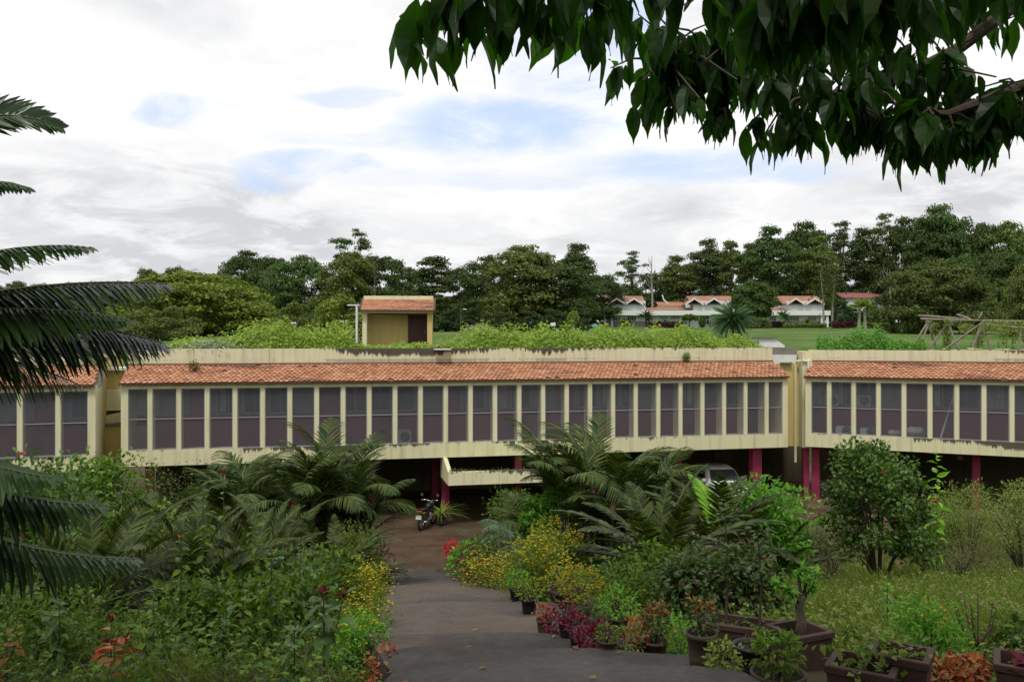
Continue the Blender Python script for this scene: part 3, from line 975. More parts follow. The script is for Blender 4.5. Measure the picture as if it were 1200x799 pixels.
def sprout(name, base, n, r, h, mat, label, cat='plant', leaf=.09, tpl=T_FOLD):
    t = thing(name, label, cat, base)
    st = MB()
    for k in range(6):
        a = random.uniform(0, 6.28)
        st.tube([(0, 0, -.02), (r * .4 * math.cos(a), r * .4 * math.sin(a), h * .45), (r * .7 * math.cos(a), r * .7 * math.sin(a), h * .85)], [.012, .008, .004], 4)
    st.build('stem', M_GSTEM, t)
    pts = rdir(n) * (rng.uniform(.15, 1, (n, 1)) ** .6) * np.array([r, r, h * .5]) + np.array([0, 0, h * .52])
    MB().leaves(pts, rdir(n) + np.array([0, 0, -.2]), rdir(n) * .6 + np.array([0, 0, 1]), rng.uniform(.7, 1.2, n) * leaf, rng.uniform(.4, .6, n) * leaf, tpl).build('foliage', mat, t)
    return t


sprout('weed_tuft', at(MAIN, 2.42, .62, q7(-1.16)), 150, .24, .42, L_OLIVE, 'weed tuft growing out of the tiled roof of the middle wing')
sprout('wall_shrub', at(MAIN, 22.55, 1.18, RIDGE + .02), 220, .2, .42, L_VARIE, 'yellow green shrub growing out of the parapet wall')
sprout('weed_tuft', at(MAIN, 11.9, 1.75, SLAB), 120, .25, .45, L_DRY, 'brownish weed beside the rain spout and hut')
sprout('fern_clump', at(RIGHT, 4.55, 1.75, SLAB), 420, .36, .6, L_FERN, 'round fern clump under the first pergola poles')
sprout('fern_clump', at(RIGHT, 5.35, 1.72, SLAB), 320, .32, .42, L_FERN, 'low fern clump beside the first grow bag')

# pergola on the right wing roof
pg = thing('pergola', 'bamboo pole pergola with climbing vine on the far right wing roof', 'pergola', at(RIGHT, 4.2, 1.8, SLAB), ANG_R)
inv = Matrix.Rotation(-ANG_R, 3, 'Z')


def pgp(px, py, Y):
    return inv @ (P(px, py, Y) - pg.location)


def pole(a, b, r=.045):
    MB().tube([a, (Vector(a) + Vector(b)) / 2 + Vector((random.uniform(-.03, .03), random.uniform(-.03, .03), random.uniform(-.02, .02))), b], [r * 1.1, r, r * .85], 7).build('pole', M_POLE, pg)


F1, F2 = 37.6, 39.6
for (a, b) in (((1068, 411, F1), (1087, 378, F1 - .1)), ((1097, 408, F1), (1086, 377, F1 - .1)), ((1088, 410, F1 - .2), (1110, 380, F1 - .6)), ((1124, 412, F1 - .8), (1111, 379, F1 - .6)),
               ((1101, 414, F1 - .6), (1154, 376, F1 - 1.6)), ((1139, 413, F1 - 1.4), (1149, 379, F1 - 1.6)), ((1162, 414, F1 - 1.8), (1150, 379, F1 - 1.6)), ((1193, 413, F1 - 2.6), (1197, 386, F1 - 2.7)),
               ((1079, 405, F2), (1089, 378, F2)), ((1096, 405, F2), (1090, 377, F2)), ((1140, 405, F2 - 1), (1152, 377, F2 - 1)), ((1210, 412, F1 - 3), (1212, 380, F1 - 3)), ((1226, 410, F2 - 2), (1226, 378, F2 - 2))):
    pole(pgp(*a), pgp(*b))
for (a, b) in (((1079, 374, F1), (1156, 376, F1 - 1.6)), ((1076, 370, F2), (1130, 374, F2 - .6)), ((1150, 380, F1 - 1.6), (1240, 389, F1 - 3.2)), ((1153, 376, F1 - 1.5), (1240, 378, F1 - 3)), ((1122, 369, F2), (1138, 375, F1 - 1)),
               ((1147, 373, F1 - 1.6), (1151, 366, F1 - 1.6)), ((1085, 377, F1), (1090, 377, F2)), ((1110, 378, F1 - .6), (1118, 376, F2 - .5)), ((1153, 377, F1 - 1.6), (1156, 377, F2 - 1)), ((1195, 384, F1 - 2.6), (1200, 380, F2 - 1.6)), ((1160, 377, F2 - 1), (1240, 379, F2 - 2.5))):
    pole(pgp(*a), pgp(*b), .04)
mb = MB()
for (px0, px1, py0, py1, Ya, Yb, n) in ((1150, 1245, 376, 388, F1 - 2.9, F2 - 1.0, 1500), (1092, 1099, 377, 392, F1 - .3, F1 + .2, 130), (1106, 1114, 373, 412, F1 - .7, F1 - .3, 330), (1124, 1140, 380, 388, F1 - .8, F2 - .5, 180), (1142, 1152, 384, 408, F2 - 1, F2 - .8, 160), (1170, 1245, 386, 402, F2 - 2, F2 - 1, 350)):
    for k in range(n):
        y_ = random.uniform(Ya, Yb); p_ = pgp(random.uniform(px0, px1), random.uniform(py0, py1), y_)
        mb.leaves([p_], rdir(1) + np.array([0, 0, -.4]), rdir(1) + np.array([0, 0, .8]), random.uniform(.08, .16), random.uniform(.06, .11), T_FOLD)
mb.build('vine', L_VINE, pg)
gb = MB()
gb.lathe([(.10, 0), (.145, .02), (.15, .12), (.14, .22), (.15, .27), (.13, .285), (.11, .25)], 12, mat=0)
gbm = gb.mesh('grow_bag', [M_SACK], True)
gs = MB().lathe([(.0, 0), (.115, 0), (.112, .01), (0, .015)], 12).mesh('bag_soil', M_POTSOIL)
gst = MB(); n = 26
gst.leaves(np.stack([rng.normal(0, .04, n), rng.normal(0, .04, n), rng.uniform(.28, .55, n)], 1), rdir(n), rdir(n) * .5 + np.array([0, 0, 1.]), rng.uniform(.05, .1, n), rng.uniform(.03, .05, n), T_FOLD)
gst.tube([(0, 0, .22), (.01, .01, .58)], .008, 4, 1)
gsm = gst.mesh('bag_plant', [L_VINE, M_STEM])
for k, (px_, lab) in enumerate(((1098, 'pale grow bag beside the low fern clump'), (1133, 'pale grow bag leaning under the long slanted pole'), (1142, 'pale grow bag beside the dark crossing pole'), (1166, 'pale grow bag at the foot of the last slanted pole'),
                                (1175, 'pale grow bag, first of the touching pair under the vine'), (1183, 'pale grow bag, second of the touching pair under the vine'), (1197, 'pale grow bag against the upright post'), (1205, 'pale grow bag past the upright post'))):
    a1 = 4.2 + (px_ - 1065) * .0305
    t = thing('grow_bag', lab, 'grow bag', at(RIGHT, a1 + .18, 1.72 + .1 * (k % 3), SLAB), k * 1.3, 'grow bags under the pergola')
    place('bag', gbm, t, scale=(1, 1, random.uniform(.9, 1.15))); place('soil', gs, t, loc=(0, 0, .25)); place('plant', gsm, t)

# ------------------------------------------------------------------ far trees: prototypes


def tree_proto(key, H, R0, base, shape, nclump, cr, nleaf, lsz, seed, spread=1.0, gap=.0, trunk_r=.35, mat=None, limb=8):
    """trunk with limbs and a crown of leaf clumps; returns two meshes"""
    rs = np.random.default_rng(seed); rd = random.Random(seed)
    C = []
    for k in range(nclump):
        for _ in range(60):
            h = rs.uniform(0, 1)
            rr = R0 * shape(h)
            a = rs.uniform(0, 2 * math.pi)
            q = (rs.uniform(0, 1) ** .45)
            c = np.array([rr * q * math.cos(a), rr * q * math.sin(a), base + (H - base) * h])
            if all(np.linalg.norm((c - e[0])) > cr * .62 for e in C): break
        C.append((c, cr * rs.uniform(.65, 1.25) * (0.75 + .35 * shape(h))))
    mb = MB()
    for c, r in C:
        n = int(nleaf * (r / cr) ** 2)
        d = rs.normal(size=(n, 3)); d /= np.linalg.norm(d, axis=1, keepdims=True)
        d[:, 2] = np.where(d[:, 2] < -.35, -d[:, 2] * .6, d[:, 2])
        rad = rs.uniform(.12, 1.22, (n, 1)) ** .6
        pos = c + d * rad * r * np.array([1.1, 1.1, .72])
        tn = np.cross(d, rs.normal(size=(n, 3)))
        nn = d * .6 + rs.normal(size=(n, 3)) * .45 + np.array([0, 0, .55])
        tn = tn + np.array([0, 0, -.25])
        L = lsz * rs.uniform(.6, 1.35, n)
        mb.leaves(pos, tn, nn, L, L * rs.uniform(.5, .9, n), T_CLUMP)
    crown = mb.mesh('crown', mat or L_DARK)
    tb = MB()
    top = base + (H - base) * .55
    wob = [(rd.uniform(-.3, .3), rd.uniform(-.3, .3)) for _ in range(5)]
    path = [(wob[i][0] * i * .25, wob[i][1] * i * .25, top * i / 4 - (.3 if i == 0 else 0)) for i in range(5)]
    tb.tube(path, [trunk_r * 1.3, trunk_r, trunk_r * .85, trunk_r * .65, trunk_r * .4], 8)
    for c, r in sorted(C, key=lambda e: rd.random())[:limb]:
        t_ = rd.uniform(.45, .95)
        p0 = Vector(path[min(4, int(t_ * 4))]); p0.z = min(top * t_, c[2] - .3)
        c_ = Vector(c)
        tb.tube([p0, p0.lerp(c_, .5) + Vector((0, 0, -.05 * H * rd.random())), c_], [trunk_r * .42, trunk_r * .25, trunk_r * .1], 5)
    trunk = tb.mesh('trunk', M_BARK, True)
    return trunk, crown, H, R0


sph = lambda h: max(.12, math.sqrt(max(0, 1 - (2 * h - 1) ** 2)))
dome = lambda h: max(.15, math.sqrt(max(0, 1 - h ** 2.2)) * (.75 + .25 * min(1, h * 4)))
vase = lambda h: max(.15, (.35 + .9 * h) * math.sqrt(max(0, 1 - max(0, h - .35) ** 2 / .45)))
colm = lambda h: max(.2, (1 - h ** 3) ** .5 * (.8 + .2 * math.sin(h * 9)))
ragged = lambda h: max(.2, math.sqrt(max(0, 1 - (2 * h - 1) ** 2)) * (.7 + .3 * math.sin(h * 11 + 1)))

PR = {
    'wide': tree_proto('wide', 18, 8.5, 2.0, dome, 84, 2.1, 210, .52, 1),
    'round': tree_proto('round', 18, 7.0, 2.5, sph, 74, 2.0, 210, .5, 2),
    'tall': tree_proto('tall', 24, 5.6, 4.5, ragged, 74, 1.75, 190, .48, 3),
    'column': tree_proto('column', 20, 3.0, 2.0, colm, 52, 1.35, 170, .42, 4, trunk_r=.28),
    'sparse': tree_proto('sparse', 24, 5.5, 10.0, vase, 38, 1.35, 130, .42, 5, trunk_r=.26, limb=20),
    'lace': tree_proto('lace', 26, 6.0, 8.0, ragged, 60, 1.3, 120, .40, 6, trunk_r=.3, limb=26),
    'dome': tree_proto('dome', 9.5, 8.2, .3, dome, 110, 1.5, 300, .34, 7, trunk_r=.4),
    'bush': tree_proto('bush', 5, 3.6, .1, dome, 34, 1.0, 180, .3, 8, trunk_r=.12),
    'ball': tree_proto('ball', 6.2, 3.7, 1.2, sph, 60, .85, 230, .3, 9, trunk_r=.25),
}
TREES_SEEN = []


def tree(kind, px, top, Y, wpx, tint, label, group=None, name='broadleaf_tree', base=None, trunk_mat=None, rz=None):
    tr, cr, H, R0 = PR[kind]
    x = (px - 600) / 1000 * Y
    z0 = gz(x, Y) if base is None else base
    h = (400 - top) / 1000 * Y - z0
    s_ = h / H * .985
    sw = (wpx / 1000 * Y) / (2 * R0) * .92
    t = thing(name, label, 'tree', (x, Y, z0 - .1), rz if rz is not None else (px * .37 + Y) % 6.28, group)
    o1 = place('trunk', tr, t, scale=((sw + s_) / 2,) * 2 + (s_,))
    o2 = place('crown', cr, t, scale=(sw, sw, s_))
    o2.color = (*tint, 1)
    if trunk_mat:
        o1.material_slots[0].link = 'OBJECT'; o1.material_slots[0].material = trunk_mat
    return t


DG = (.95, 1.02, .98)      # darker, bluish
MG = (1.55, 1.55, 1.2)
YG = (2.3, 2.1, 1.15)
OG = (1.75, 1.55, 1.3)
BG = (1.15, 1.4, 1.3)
T = tree
# left of the hut
T('round', 172, 315, 190, 34, MG, 'small rounded tree standing alone past the palm tips')
T('round', 207, 313, 185, 40, BG, 'small rounded tree between the lone one and the big yellowish tree')
T('dome', 232, 322, 95, 215, YG, 'huge low yellowish green tree spreading behind the roof crop')
T('wide', 288, 295, 165, 84, DG, 'dark tree rising behind the top of the huge low yellowish tree')
T('round', 322, 302, 160, 70, DG, 'dark tree between the huge yellowish tree and the tall airy one')
T('wide', 352, 300, 150, 100, BG, 'broad dark tree right of the huge yellowish tree')
T('sparse', 412, 269, 175, 62, BG, 'tall airy tree poking above the others behind the hut')
T('wide', 408, 296, 140, 92, OG, 'yellow tipped tree below the tall airy tree')
T('round', 446, 300, 145, 76, DG, 'dark round tree directly above the hut roof')
T('bush', 348, 355, 72, 66, OG, 'yellow green bushy tree beyond the high roof crop')
T('bush', 398, 348, 68, 84, YG, 'light green bushy tree immediately left of the hut', trunk_mat=None)
T('bush', 322, 366, 74, 50, OG, 'small bushy tree peeping over the roof crop')
T('wide', 478, 314, 160, 60, DG, 'dark tree just right of the hut ridge')
T('column', 508, 300, 130, 52, DG, 'dark upright tree right of the hut')
T('round', 538, 314, 150, 56, DG, 'dark rounded tree between upright tree and the broad brownish crown')
T('wide', 572, 300, 138, 84, DG, 'dark tree at the edge of the broad brownish crown')
T('wide', 618, 288, 128, 132, OG, 'broad brownish green crown, largest tree behind the roof crop')
T('round', 662, 312, 125, 80, DG, 'dark tree between broad brownish crown and tapering tall tree')
T('tall', 676, 285, 140, 66, DG, 'tapering tall dark tree left of the white villa')
T('round', 704, 322, 165, 60, DG, 'dark tree above the first villa gable')
# behind the villa
T('lace', 741, 294, 185, 50, BG, 'feathery tall tree above the first villa gable pair')
T('tall', 793, 299, 190, 52, OG, 'yellowish tree behind the middle of the villa')
T('tall', 829, 279, 192, 52, DG, 'tall dark tree behind the middle villa gables')
T('tall', 857, 281, 190, 46, MG, 'tall tree with pale trunk just past the middle villa gables', trunk_mat=M_PALEBARK)
T('tall', 880, 284, 200, 40, DG, 'narrow dark tree above the clipped round tree')
T('tall', 904, 264, 186, 62, BG, 'tall leafy tree between clipped round tree and end gables')
T('wide', 940, 262, 200, 90, DG, 'broad tall tree directly above the end gables')
T('tall', 958, 276, 182, 60, MG, 'light green tree directly above the last villa gable')
T('lace', 986, 259, 195, 66, DG, 'open crowned tall tree just past the villa end')
T('tall', 1012, 266, 190, 50, DG, 'tall dark tree above the hidden red roof')
T('lace', 1036, 250, 188, 64, MG, 'pale lacy tree with sky showing through its crown', trunk_mat=M_PALEBARK)
T('wide', 1062, 256, 185, 72, DG, 'tall tree between pale lacy tree and highest crown')
T('wide', 1106, 241, 180, 96, BG, 'highest crown on the wooded hill')
T('tall', 1084, 254, 176, 54, DG, 'dark tree hugging the highest crown')
T('round', 1142, 262, 175, 80, DG, 'dark tree below the highest crown towards the frame edge')
T('wide', 1178, 261, 170, 90, MG, 'broad green tree on the wooded hill near the frame edge')
T('wide', 1222, 264, 165, 100, BG, 'broad tree cut by the frame edge on the wooded hill')
T('dome', 1095, 310, 104, 150, (1.25, 1.2, 1.05), 'huge low rounded tree behind the pergola')
T('round', 1168, 296, 140, 84, DG, 'dark rounded tree above the pergola vine')
T('dome', 1215, 308, 88, 90, OG, 'brownish green tree cut by the frame edge beside the pergola')
T('round', 1130, 300, 150, 70, BG, 'mid green tree behind the huge low rounded tree')
T('ball', 884, 331, 150, 52, (1.0, 1.2, 1.0), 'clipped round tree rising over the villa link roof')
# darker undergrowth filling the wood
UG = 'undergrowth trees deep in the wood'
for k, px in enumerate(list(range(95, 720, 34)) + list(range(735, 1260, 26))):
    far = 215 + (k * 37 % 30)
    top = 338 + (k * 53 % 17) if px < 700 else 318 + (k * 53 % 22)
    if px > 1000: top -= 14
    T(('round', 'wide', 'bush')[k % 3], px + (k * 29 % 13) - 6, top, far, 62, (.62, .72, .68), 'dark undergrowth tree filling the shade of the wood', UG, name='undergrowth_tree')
for k, px in enumerate(range(440, 700, 29)):
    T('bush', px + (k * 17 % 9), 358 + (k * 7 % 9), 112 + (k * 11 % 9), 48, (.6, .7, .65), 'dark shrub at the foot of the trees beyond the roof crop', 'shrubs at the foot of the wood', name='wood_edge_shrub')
for k, px in enumerate((985, 1006, 1026, 1046, 1150, 1180, 1210)):
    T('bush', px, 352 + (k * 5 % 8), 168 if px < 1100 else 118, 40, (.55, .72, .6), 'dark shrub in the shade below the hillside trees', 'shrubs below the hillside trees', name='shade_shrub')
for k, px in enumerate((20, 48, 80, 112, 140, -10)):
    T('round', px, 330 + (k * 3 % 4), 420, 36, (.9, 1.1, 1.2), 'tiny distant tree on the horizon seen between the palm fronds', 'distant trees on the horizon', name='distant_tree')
for k, px in enumerate((-60, -20, 18, 56, 94, 132, 168, 205)):
    T('bush', px, 356 + (k * 7 % 9), 72 + (k * 5 % 8), 74, OG, 'bushy tree behind the palm fronds beyond the left wing', 'bushy trees beyond the left wing', name='bushy_tree')

# bare pale trunks in the wood
for k, (px, top, Y, lab) in enumerate(((764, 300, 180, 'bare dead tree with forked top behind the villa'), (1043, 316, 176, 'straight pale trunk standing in the dark wood past the villa'))):
    t = thing('bare_tree', lab, 'tree', ((px - 600) / 1000 * Y, Y, gz(0, Y) - .1))
    h = (400 - top) / 1000 * Y - gz(0, Y)
    MB().tube([(0, 0, 0), (.1, 0, h * .4), (-.1, 0, h * .7), (0, 0, h)], [.28, .22, .15, .05], 7).build('trunk', M_PALEBARK, t)
    br = MB()
    for j in range(9):
        z_ = h * random.uniform(.45, .92); a = random.uniform(0, 6.28); l_ = random.uniform(.8, 2.4)
        br.tube([(0, 0, z_), (l_ * .5 * math.cos(a), l_ * .5 * math.sin(a), z_ + l_ * .5), (l_ * .7 * math.cos(a), l_ * .7 * math.sin(a), z_ + l_ * 1.2)], [.08, .05, .02], 5)
    br.build('branch', M_PALEBARK, t)

# ------------------------------------------------------------------ white villa on the lawn
YV = 165.0
VZ = gz(0, YV) + .02
vx = lambda px: (px - 600) / 1000 * YV
vz = lambda py: (400 - py) / 1000 * YV
V0 = vx(709)
villa = thing('villa', 'long white villa with red tiled zigzag gables beyond the lawn', 'house', (V0, YV, VZ))
X = lambda px: vx(px) - V0
Zv = lambda py: vz(py) - VZ
DV = 9.0
MB().box((X(712), .9, -.2), (X(968), DV, Zv(370))).build('wall', M_VILLA, villa)
for a, b in ((720, 806), (832, 850), (866, 966)):
    MB().box((X(a), .62, -.2), (X(b), .88, Zv(377))).build('plinth', M_STONE, villa)
MB().box((X(705), -.6, Zv(370) + .002), (X(972), DV + .3, Zv(364.5))).build('canopy_band', M_VILLABAND, villa)
for px in (709, 717, 969, 963):
    MB().box((X(px) - .22, -.3, -.2), (X(px) + .22, .12, Zv(370))).build('column', M_VILLABAND, villa)
for (a, b, y0, y1) in ((719, 727.5, 370.8, 377), (736, 746, 370.8, 377), (757, 766, 371, 376), (774, 783, 371, 374.5), (787, 797, 371, 374.5), (800, 806, 371, 377), (815, 819, 370.8, 377), (826, 832, 370.8, 381), (838, 850, 371, 380),
                       (866, 875, 371, 377), (880, 889, 371, 377), (903, 911, 371, 377), (926, 938, 371, 377), (948, 958, 371, 377), (712, 717, 371, 382)):
    f = MB().box((X(a), .82, Zv(y1)), (X(b), .897, Zv(y0))).build('window', M_VILLABAND, villa)
    n_ = max(2, int(round((b - a) / 2.6)))
    g = MB()
    for j in range(n_):
        xa = X(a) + (X(b) - X(a)) * (j + .12) / n_; xb = X(a) + (X(b) - X(a)) * (j + .88) / n_
        g.box((xa, .78, Zv(y1) + .1), (xb, .819, Zv(y0) - .08))
    g.build('pane', M_GLASS, f)
for (a, b, roof_l, roof_r, peaks) in ((717, 757, 711, 757, (722.5, 742.5)), (813, 862, 810, 863, (813, 836, 859)), (922, 966, 917, 967, (931.5, 954))):
    MB().box((X(a), .4, Zv(364.5) + .003), (X(b), DV - 1, Zv(353))).build('upper_wall', M_VILLA, villa)
    r = MB()
    r.prism([(.0, Zv(357.0)), (DV * .5, Zv(347)), (DV, Zv(357.5)), (DV, Zv(357.5) + .12), (DV * .5, Zv(347) + .18), (.0, Zv(357.0) + .14)], 0, X(roof_l), X(roof_r))
    roof = r.build('roof', M_FARTILE, villa)
    for pk in peaks:
        hw = 10.4 / 1000 * YV
        x_ = X(pk)
        zt, zb_ = Zv(351.0), Zv(357.2)
        gm = MB().prism([(x_ - hw, zb_ - .05), (x_, zt), (x_ + hw, zb_ - .05), (x_ + hw, zb_ + .1), (x_, zt + .22), (x_ - hw, zb_ + .1)], 1, -.55, DV * .38).build('gable_roof', M_FARTILE, villa)
        MB().prism([(x_ - hw * .9, zb_ + .0), (x_ + hw * .9, zb_ + .0), (x_, zt - .12)], 1, .1, .3).build('gable_shade_infill', M_DARK, villa)  # solid dark triangle painted as the shade inside the gable
        bb = MB()
        for s in (-1, 1):
            bb.prism([(x_ + s * (hw + .05), zb_ - .22), (x_, zt - .1), (x_, zt + .26), (x_ + s * (hw + .05), zb_ + .14)], 1, -.7, -.56)
        bb.build('bargeboard', M_WHITE, villa)
for (a, b) in ((757.5, 812.5), (862.5, 921)):
    MB().prism([(.3, Zv(364.5) + .004), (4.2, Zv(360.8)), (4.2, Zv(360.8) + .12), (.3, Zv(364.5) + .16)], 0, X(a), X(b)).build('link_roof', M_FARTILE, villa)
    MB().box((X(a), 4.21, Zv(364.5)), (X(b), 4.5, Zv(360.6))).build('link_wall', M_VILLA, villa)
MB().box((X(783), 9.4, -.2), (X(812), 15, Zv(356))).build('rear_wall', plain('cream_rear_wall', (.55, .5, .3)), villa)
MB().prism([(8.9, Zv(357)), (12.2, Zv(351.5)), (15.4, Zv(357)), (15.4, Zv(356.6)), (12.2, Zv(351)), (8.9, Zv(356.5))], 0, X(781), X(814)).build('rear_roof', M_FARTILE, villa)
MB().box((X(720), 4.2, Zv(349)), (X(730), 7, Zv(344.5))).build('water_tank', M_CONC, villa)
MB().box((X(706), -.3, Zv(364.3)), (X(717), -.2, Zv(361.5))).build('balcony_rail', M_GREYMETAL, villa)
tag(MB().tube([P(783, 356, 172), P(778, 352, 172), P(776, 346, 172)], .12, 6).build('antenna_mast', M_WHITE), 'pale bent mast beside the villa rear roof', 'mast')

v2 = thing('hidden_house', 'low red roofed house half hidden in the wood past the villa', 'house', (vx(991) * 1.12, YV * 1.12, gz(0, 180)))
MB().box((0, 0, -.1), (9, 5, (400 - 350) / 1000 * 185 - gz(0, 180))).build('wall', M_VILLA, v2)
zb_ = (400 - 350) / 1000 * 185 - gz(0, 180)
MB().prism([(-.5, zb_), (2.5, zb_ + 1.1), (5.5, zb_), (5.5, zb_ + .15), (2.5, zb_ + 1.3), (-.5, zb_ + .15)], 0, -1.2, 9.8).build('roof', plain('pinkish_roof', (.33, .13, .12)), v2)

# lawn planting


def hedge(px0, px1, top, Y, h, mat, label, cat='hedge'):
    a = vx(px0) / YV * Y; b = vx(px1) / YV * Y
    n = int((b - a) * 260)
    mb = MB()
    z0 = gz(0, Y)
    xs = rng.uniform(a, b, n)
    pts = np.stack([xs, rng.uniform(-.55, .55, n), rng.uniform(0, 1, n) ** .6 * h * (1 + .12 * np.sin(xs * 2.2) + .08 * np.sin(xs * 5.1))], 1)
    mb.leaves(pts - np.array([a, 0, 0]), rdir(n), rdir(n) * .5 + np.array([0, -.4, .9]), rng.uniform(.2, .42, n), rng.uniform(.14, .28, n), T_CLUMP)
    mb.box((.2, -.35, -.1), (b - a - .2, .35, h * .72), 1)
    return tag(mb.build('hedge', [mat, M_STEM], loc=(a, Y, z0)), label, cat)


hedge(760, 800, 378, 152, .95, L_PURPLE, 'dark purple hedge in front of the villa between two small palms')
hedge(893, 918, 380, 150, .95, L_PURPLE, 'dark purple hedge in front of the villa past the big spiky palm')
hedge(975, 1007, 382, 146, 1.0, L_PURPLE, 'dark purple hedge past the villa end')
hedge(919, 968, 383, 148, .75, L_WEED, 'low flowering green hedge along the villa end')
hedge(1009, 1042, 383, 146, .8, L_WEED, 'low green hedge past the twin palm')
hedge(700, 712, 378, 156, 1.0, L_PURPLE, 'short purple hedge at the villa corner')


def spiky(px, py_base, Y, r, trunk, n, mat, label, name='spiky_palm', w_=.05, cat='palm', up=.35):
    x = (px - 600) / 1000 * Y
    z0 = gz(x, Y)
    t = thing(name, label, cat, (x, Y, z0 - .05))
    MB().tube([(0, 0, 0), (.03, 0, trunk * .5), (0, 0, trunk)], [.16 * r ** .5, .13 * r ** .5, .11 * r ** .5], 8).build('trunk', M_BARK, t)
    d = rdir(n); d[:, 2] = d[:, 2] * .75 + up
    MB().leaves(np.tile([0, 0, trunk], (n, 1)) + d * .06, d, np.array([0, 0, 1.]) + rdir(n) * .3, r * rng.uniform(.75, 1.1, n), w_ * r * rng.uniform(.8, 1.2, n), T_BIG).build('crown', mat, t)
    return t


spiky(858, 392, 84, 2.15, 1.7, 210, L_BLUEFROND, 'big spiky round headed palm on the lawn in front of the villa', w_=.05)
spiky(757, 382, 156, 1.9, 2.0, 40, L_CYCAD, 'small palm in front of the villa first gables', name='small_palm', w_=.16)
spiky(733, 381, 157, 1.5, .8, 60, L_SHRUB, 'dark shrub against the villa plinth by the first windows', name='villa_shrub', cat='shrub', w_=.2)
spiky(919, 382, 153, 1.6, 2.0, 36, L_BLUEFROND, 'small palm before the villa end windows', name='small_palm', w_=.16)
spiky(946, 382, 155, 1.1, .8, 40, L_SHRUB, 'small shrub between the villa end windows', name='villa_shrub', cat='shrub', w_=.2)
spiky(780, 379, 155, 1.6, .5, 60, L_BLUEFROND, 'low spreading pale agave behind the first purple hedge', name='agave', cat='plant', w_=.12)
t = thing('umbrella_tree', 'small flat topped clipped tree before the middle of the villa', 'tree', (vx(808) / YV * 156, 156, gz(0, 156)))
MB().tube([(0, 0, -.1), (0, 0, 1.9)], .15, 7).build('trunk', M_BARK, t)
n = 420
MB().leaves(rdir(n) * np.array([1.15, 1.15, .4]) + np.array([0, 0, 1.9]), rdir(n), rdir(n) * .5 + np.array([0, 0, 1.]), .35, .22, T_CLUMP).build('crown', L_SHRUB, t)
t = thing('column_shrub', 'narrow green upright shrub beside the villa entrance', 'shrub', (vx(823) / YV * 157, 157, gz(0, 157)))
n = 420
MB().tube([(0, 0, -.1), (0, 0, 1)], .1, 6).build('trunk', M_BARK, t)
MB().leaves(rdir(n) * np.array([.6, .6, 1.0]) + np.array([0, 0, 1.1]), rdir(n), rdir(n) * .5 + np.array([0, 0, 1.]), .3, .2, T_CLUMP).build('crown', L_SHRUB, t)
tree('bush', 886, 372, 146, 38, (1.5, 1.5, 1.3), 'loose olive shrub before the villa link, behind the spiky palm', name='lawn_shrub')
# twin palm, slender twin trees, young tree
t = thing('twin_palm', 'yellow green palm with two pale stems past the villa', 'palm', ((1010 - 600) / 1000 * 145, 145, gz(0, 145)))
for s in (-.5, .55):
    MB().tube([(s, 0, -.1), (s * .9, 0, 1.8), (s * .7, 0, 3.4)], [.3, .24, .2], 8).build('trunk', M_PALEBARK, t)
n = 70
d = rdir(n); d[:, 2] = np.abs(d[:, 2]) + .1
MB().leaves(np.array([[-.3, 0, 3.5], [.4, 0, 3.7]])[rng.integers(0, 2, n)], d, np.array([0, 0, 1.]) + rdir(n) * .3, 1.9, .5, T_BIG).build('crown', L_VARIE, t)
t = thing('slender_tree', 'two slender pale trunked trees close together at the villa end', 'tree', ((971 - 600) / 1000 * 149, 149, gz(0, 149)))
for s, h in ((-.8, 10), (.6, 9)):
    MB().tube([(s, 0, -.1), (s * 1.2, 0, h * .5), (s * 1.8, 0, h)], [.2, .15, .05], 7).build('trunk', M_PALEBARK, t)
n = 700
MB().leaves(rng.normal(0, 1, (n, 3)) * np.array([1.5, 1.2, 2.2]) + np.array([.2, 0, 8.4]), rdir(n), rdir(n) + np.array([0, 0, .8]), .4, .28, T_CLUMP).build('crown', L_OLIVE, t)
t = thing('young_tree', 'young light green tree with pale trunk at the wood edge', 'tree', ((672 - 600) / 1000 * 105, 105, gz(0, 105)))
MB().tube([(0, 0, -.1), (0, 0, 1.5)], [.16, .11], 7).build('trunk', M_PALEBARK, t)
n = 500
MB().leaves(rdir(n) * rng.uniform(.5, 1, (n, 1)) * np.array([.62, .62, .8]) + np.array([0, 0, 2.0]), rdir(n), rdir(n) + np.array([0, 0, .8]), .3, .2, T_CLUMP).build('crown', L_VARIE, t)
s_ = thing('notice_board', 'small tilted white notice board at the wood edge', 'sign', ((650 - 600) / 1000 * 92, 92, gz(0, 92)))
MB().cbox((-.27, -.02, 1.1), (.27, .02, 1.45), .01).build('board', M_WHITE, s_, rot=(0, R(-8), 0))
MB().tube([(0, .05, -.1), (0, .05, 1.2)], .03, 6).build('post', M_GREYMETAL, s_)
tp = MB().loft([[(-1.1, -.5, 0), (1.1, -.5, 0), (1.1, .5, 0), (-1.1, .5, 0)], [(-.7, -.3, .5), (.5, -.3, .55), (.5, .3, .55), (-.7, .3, .5)], [(-.2, -.1, .75), (.1, -.1, .78), (.1, .1, .78), (-.2, .1, .75)]])
tag(tp.build('tarpaulin', M_TEAL, loc=((697 - 600) / 1000 * 150, 150, gz(0, 150))), 'teal tarpaulin heap on the ground left of the villa', 'tarpaulin')
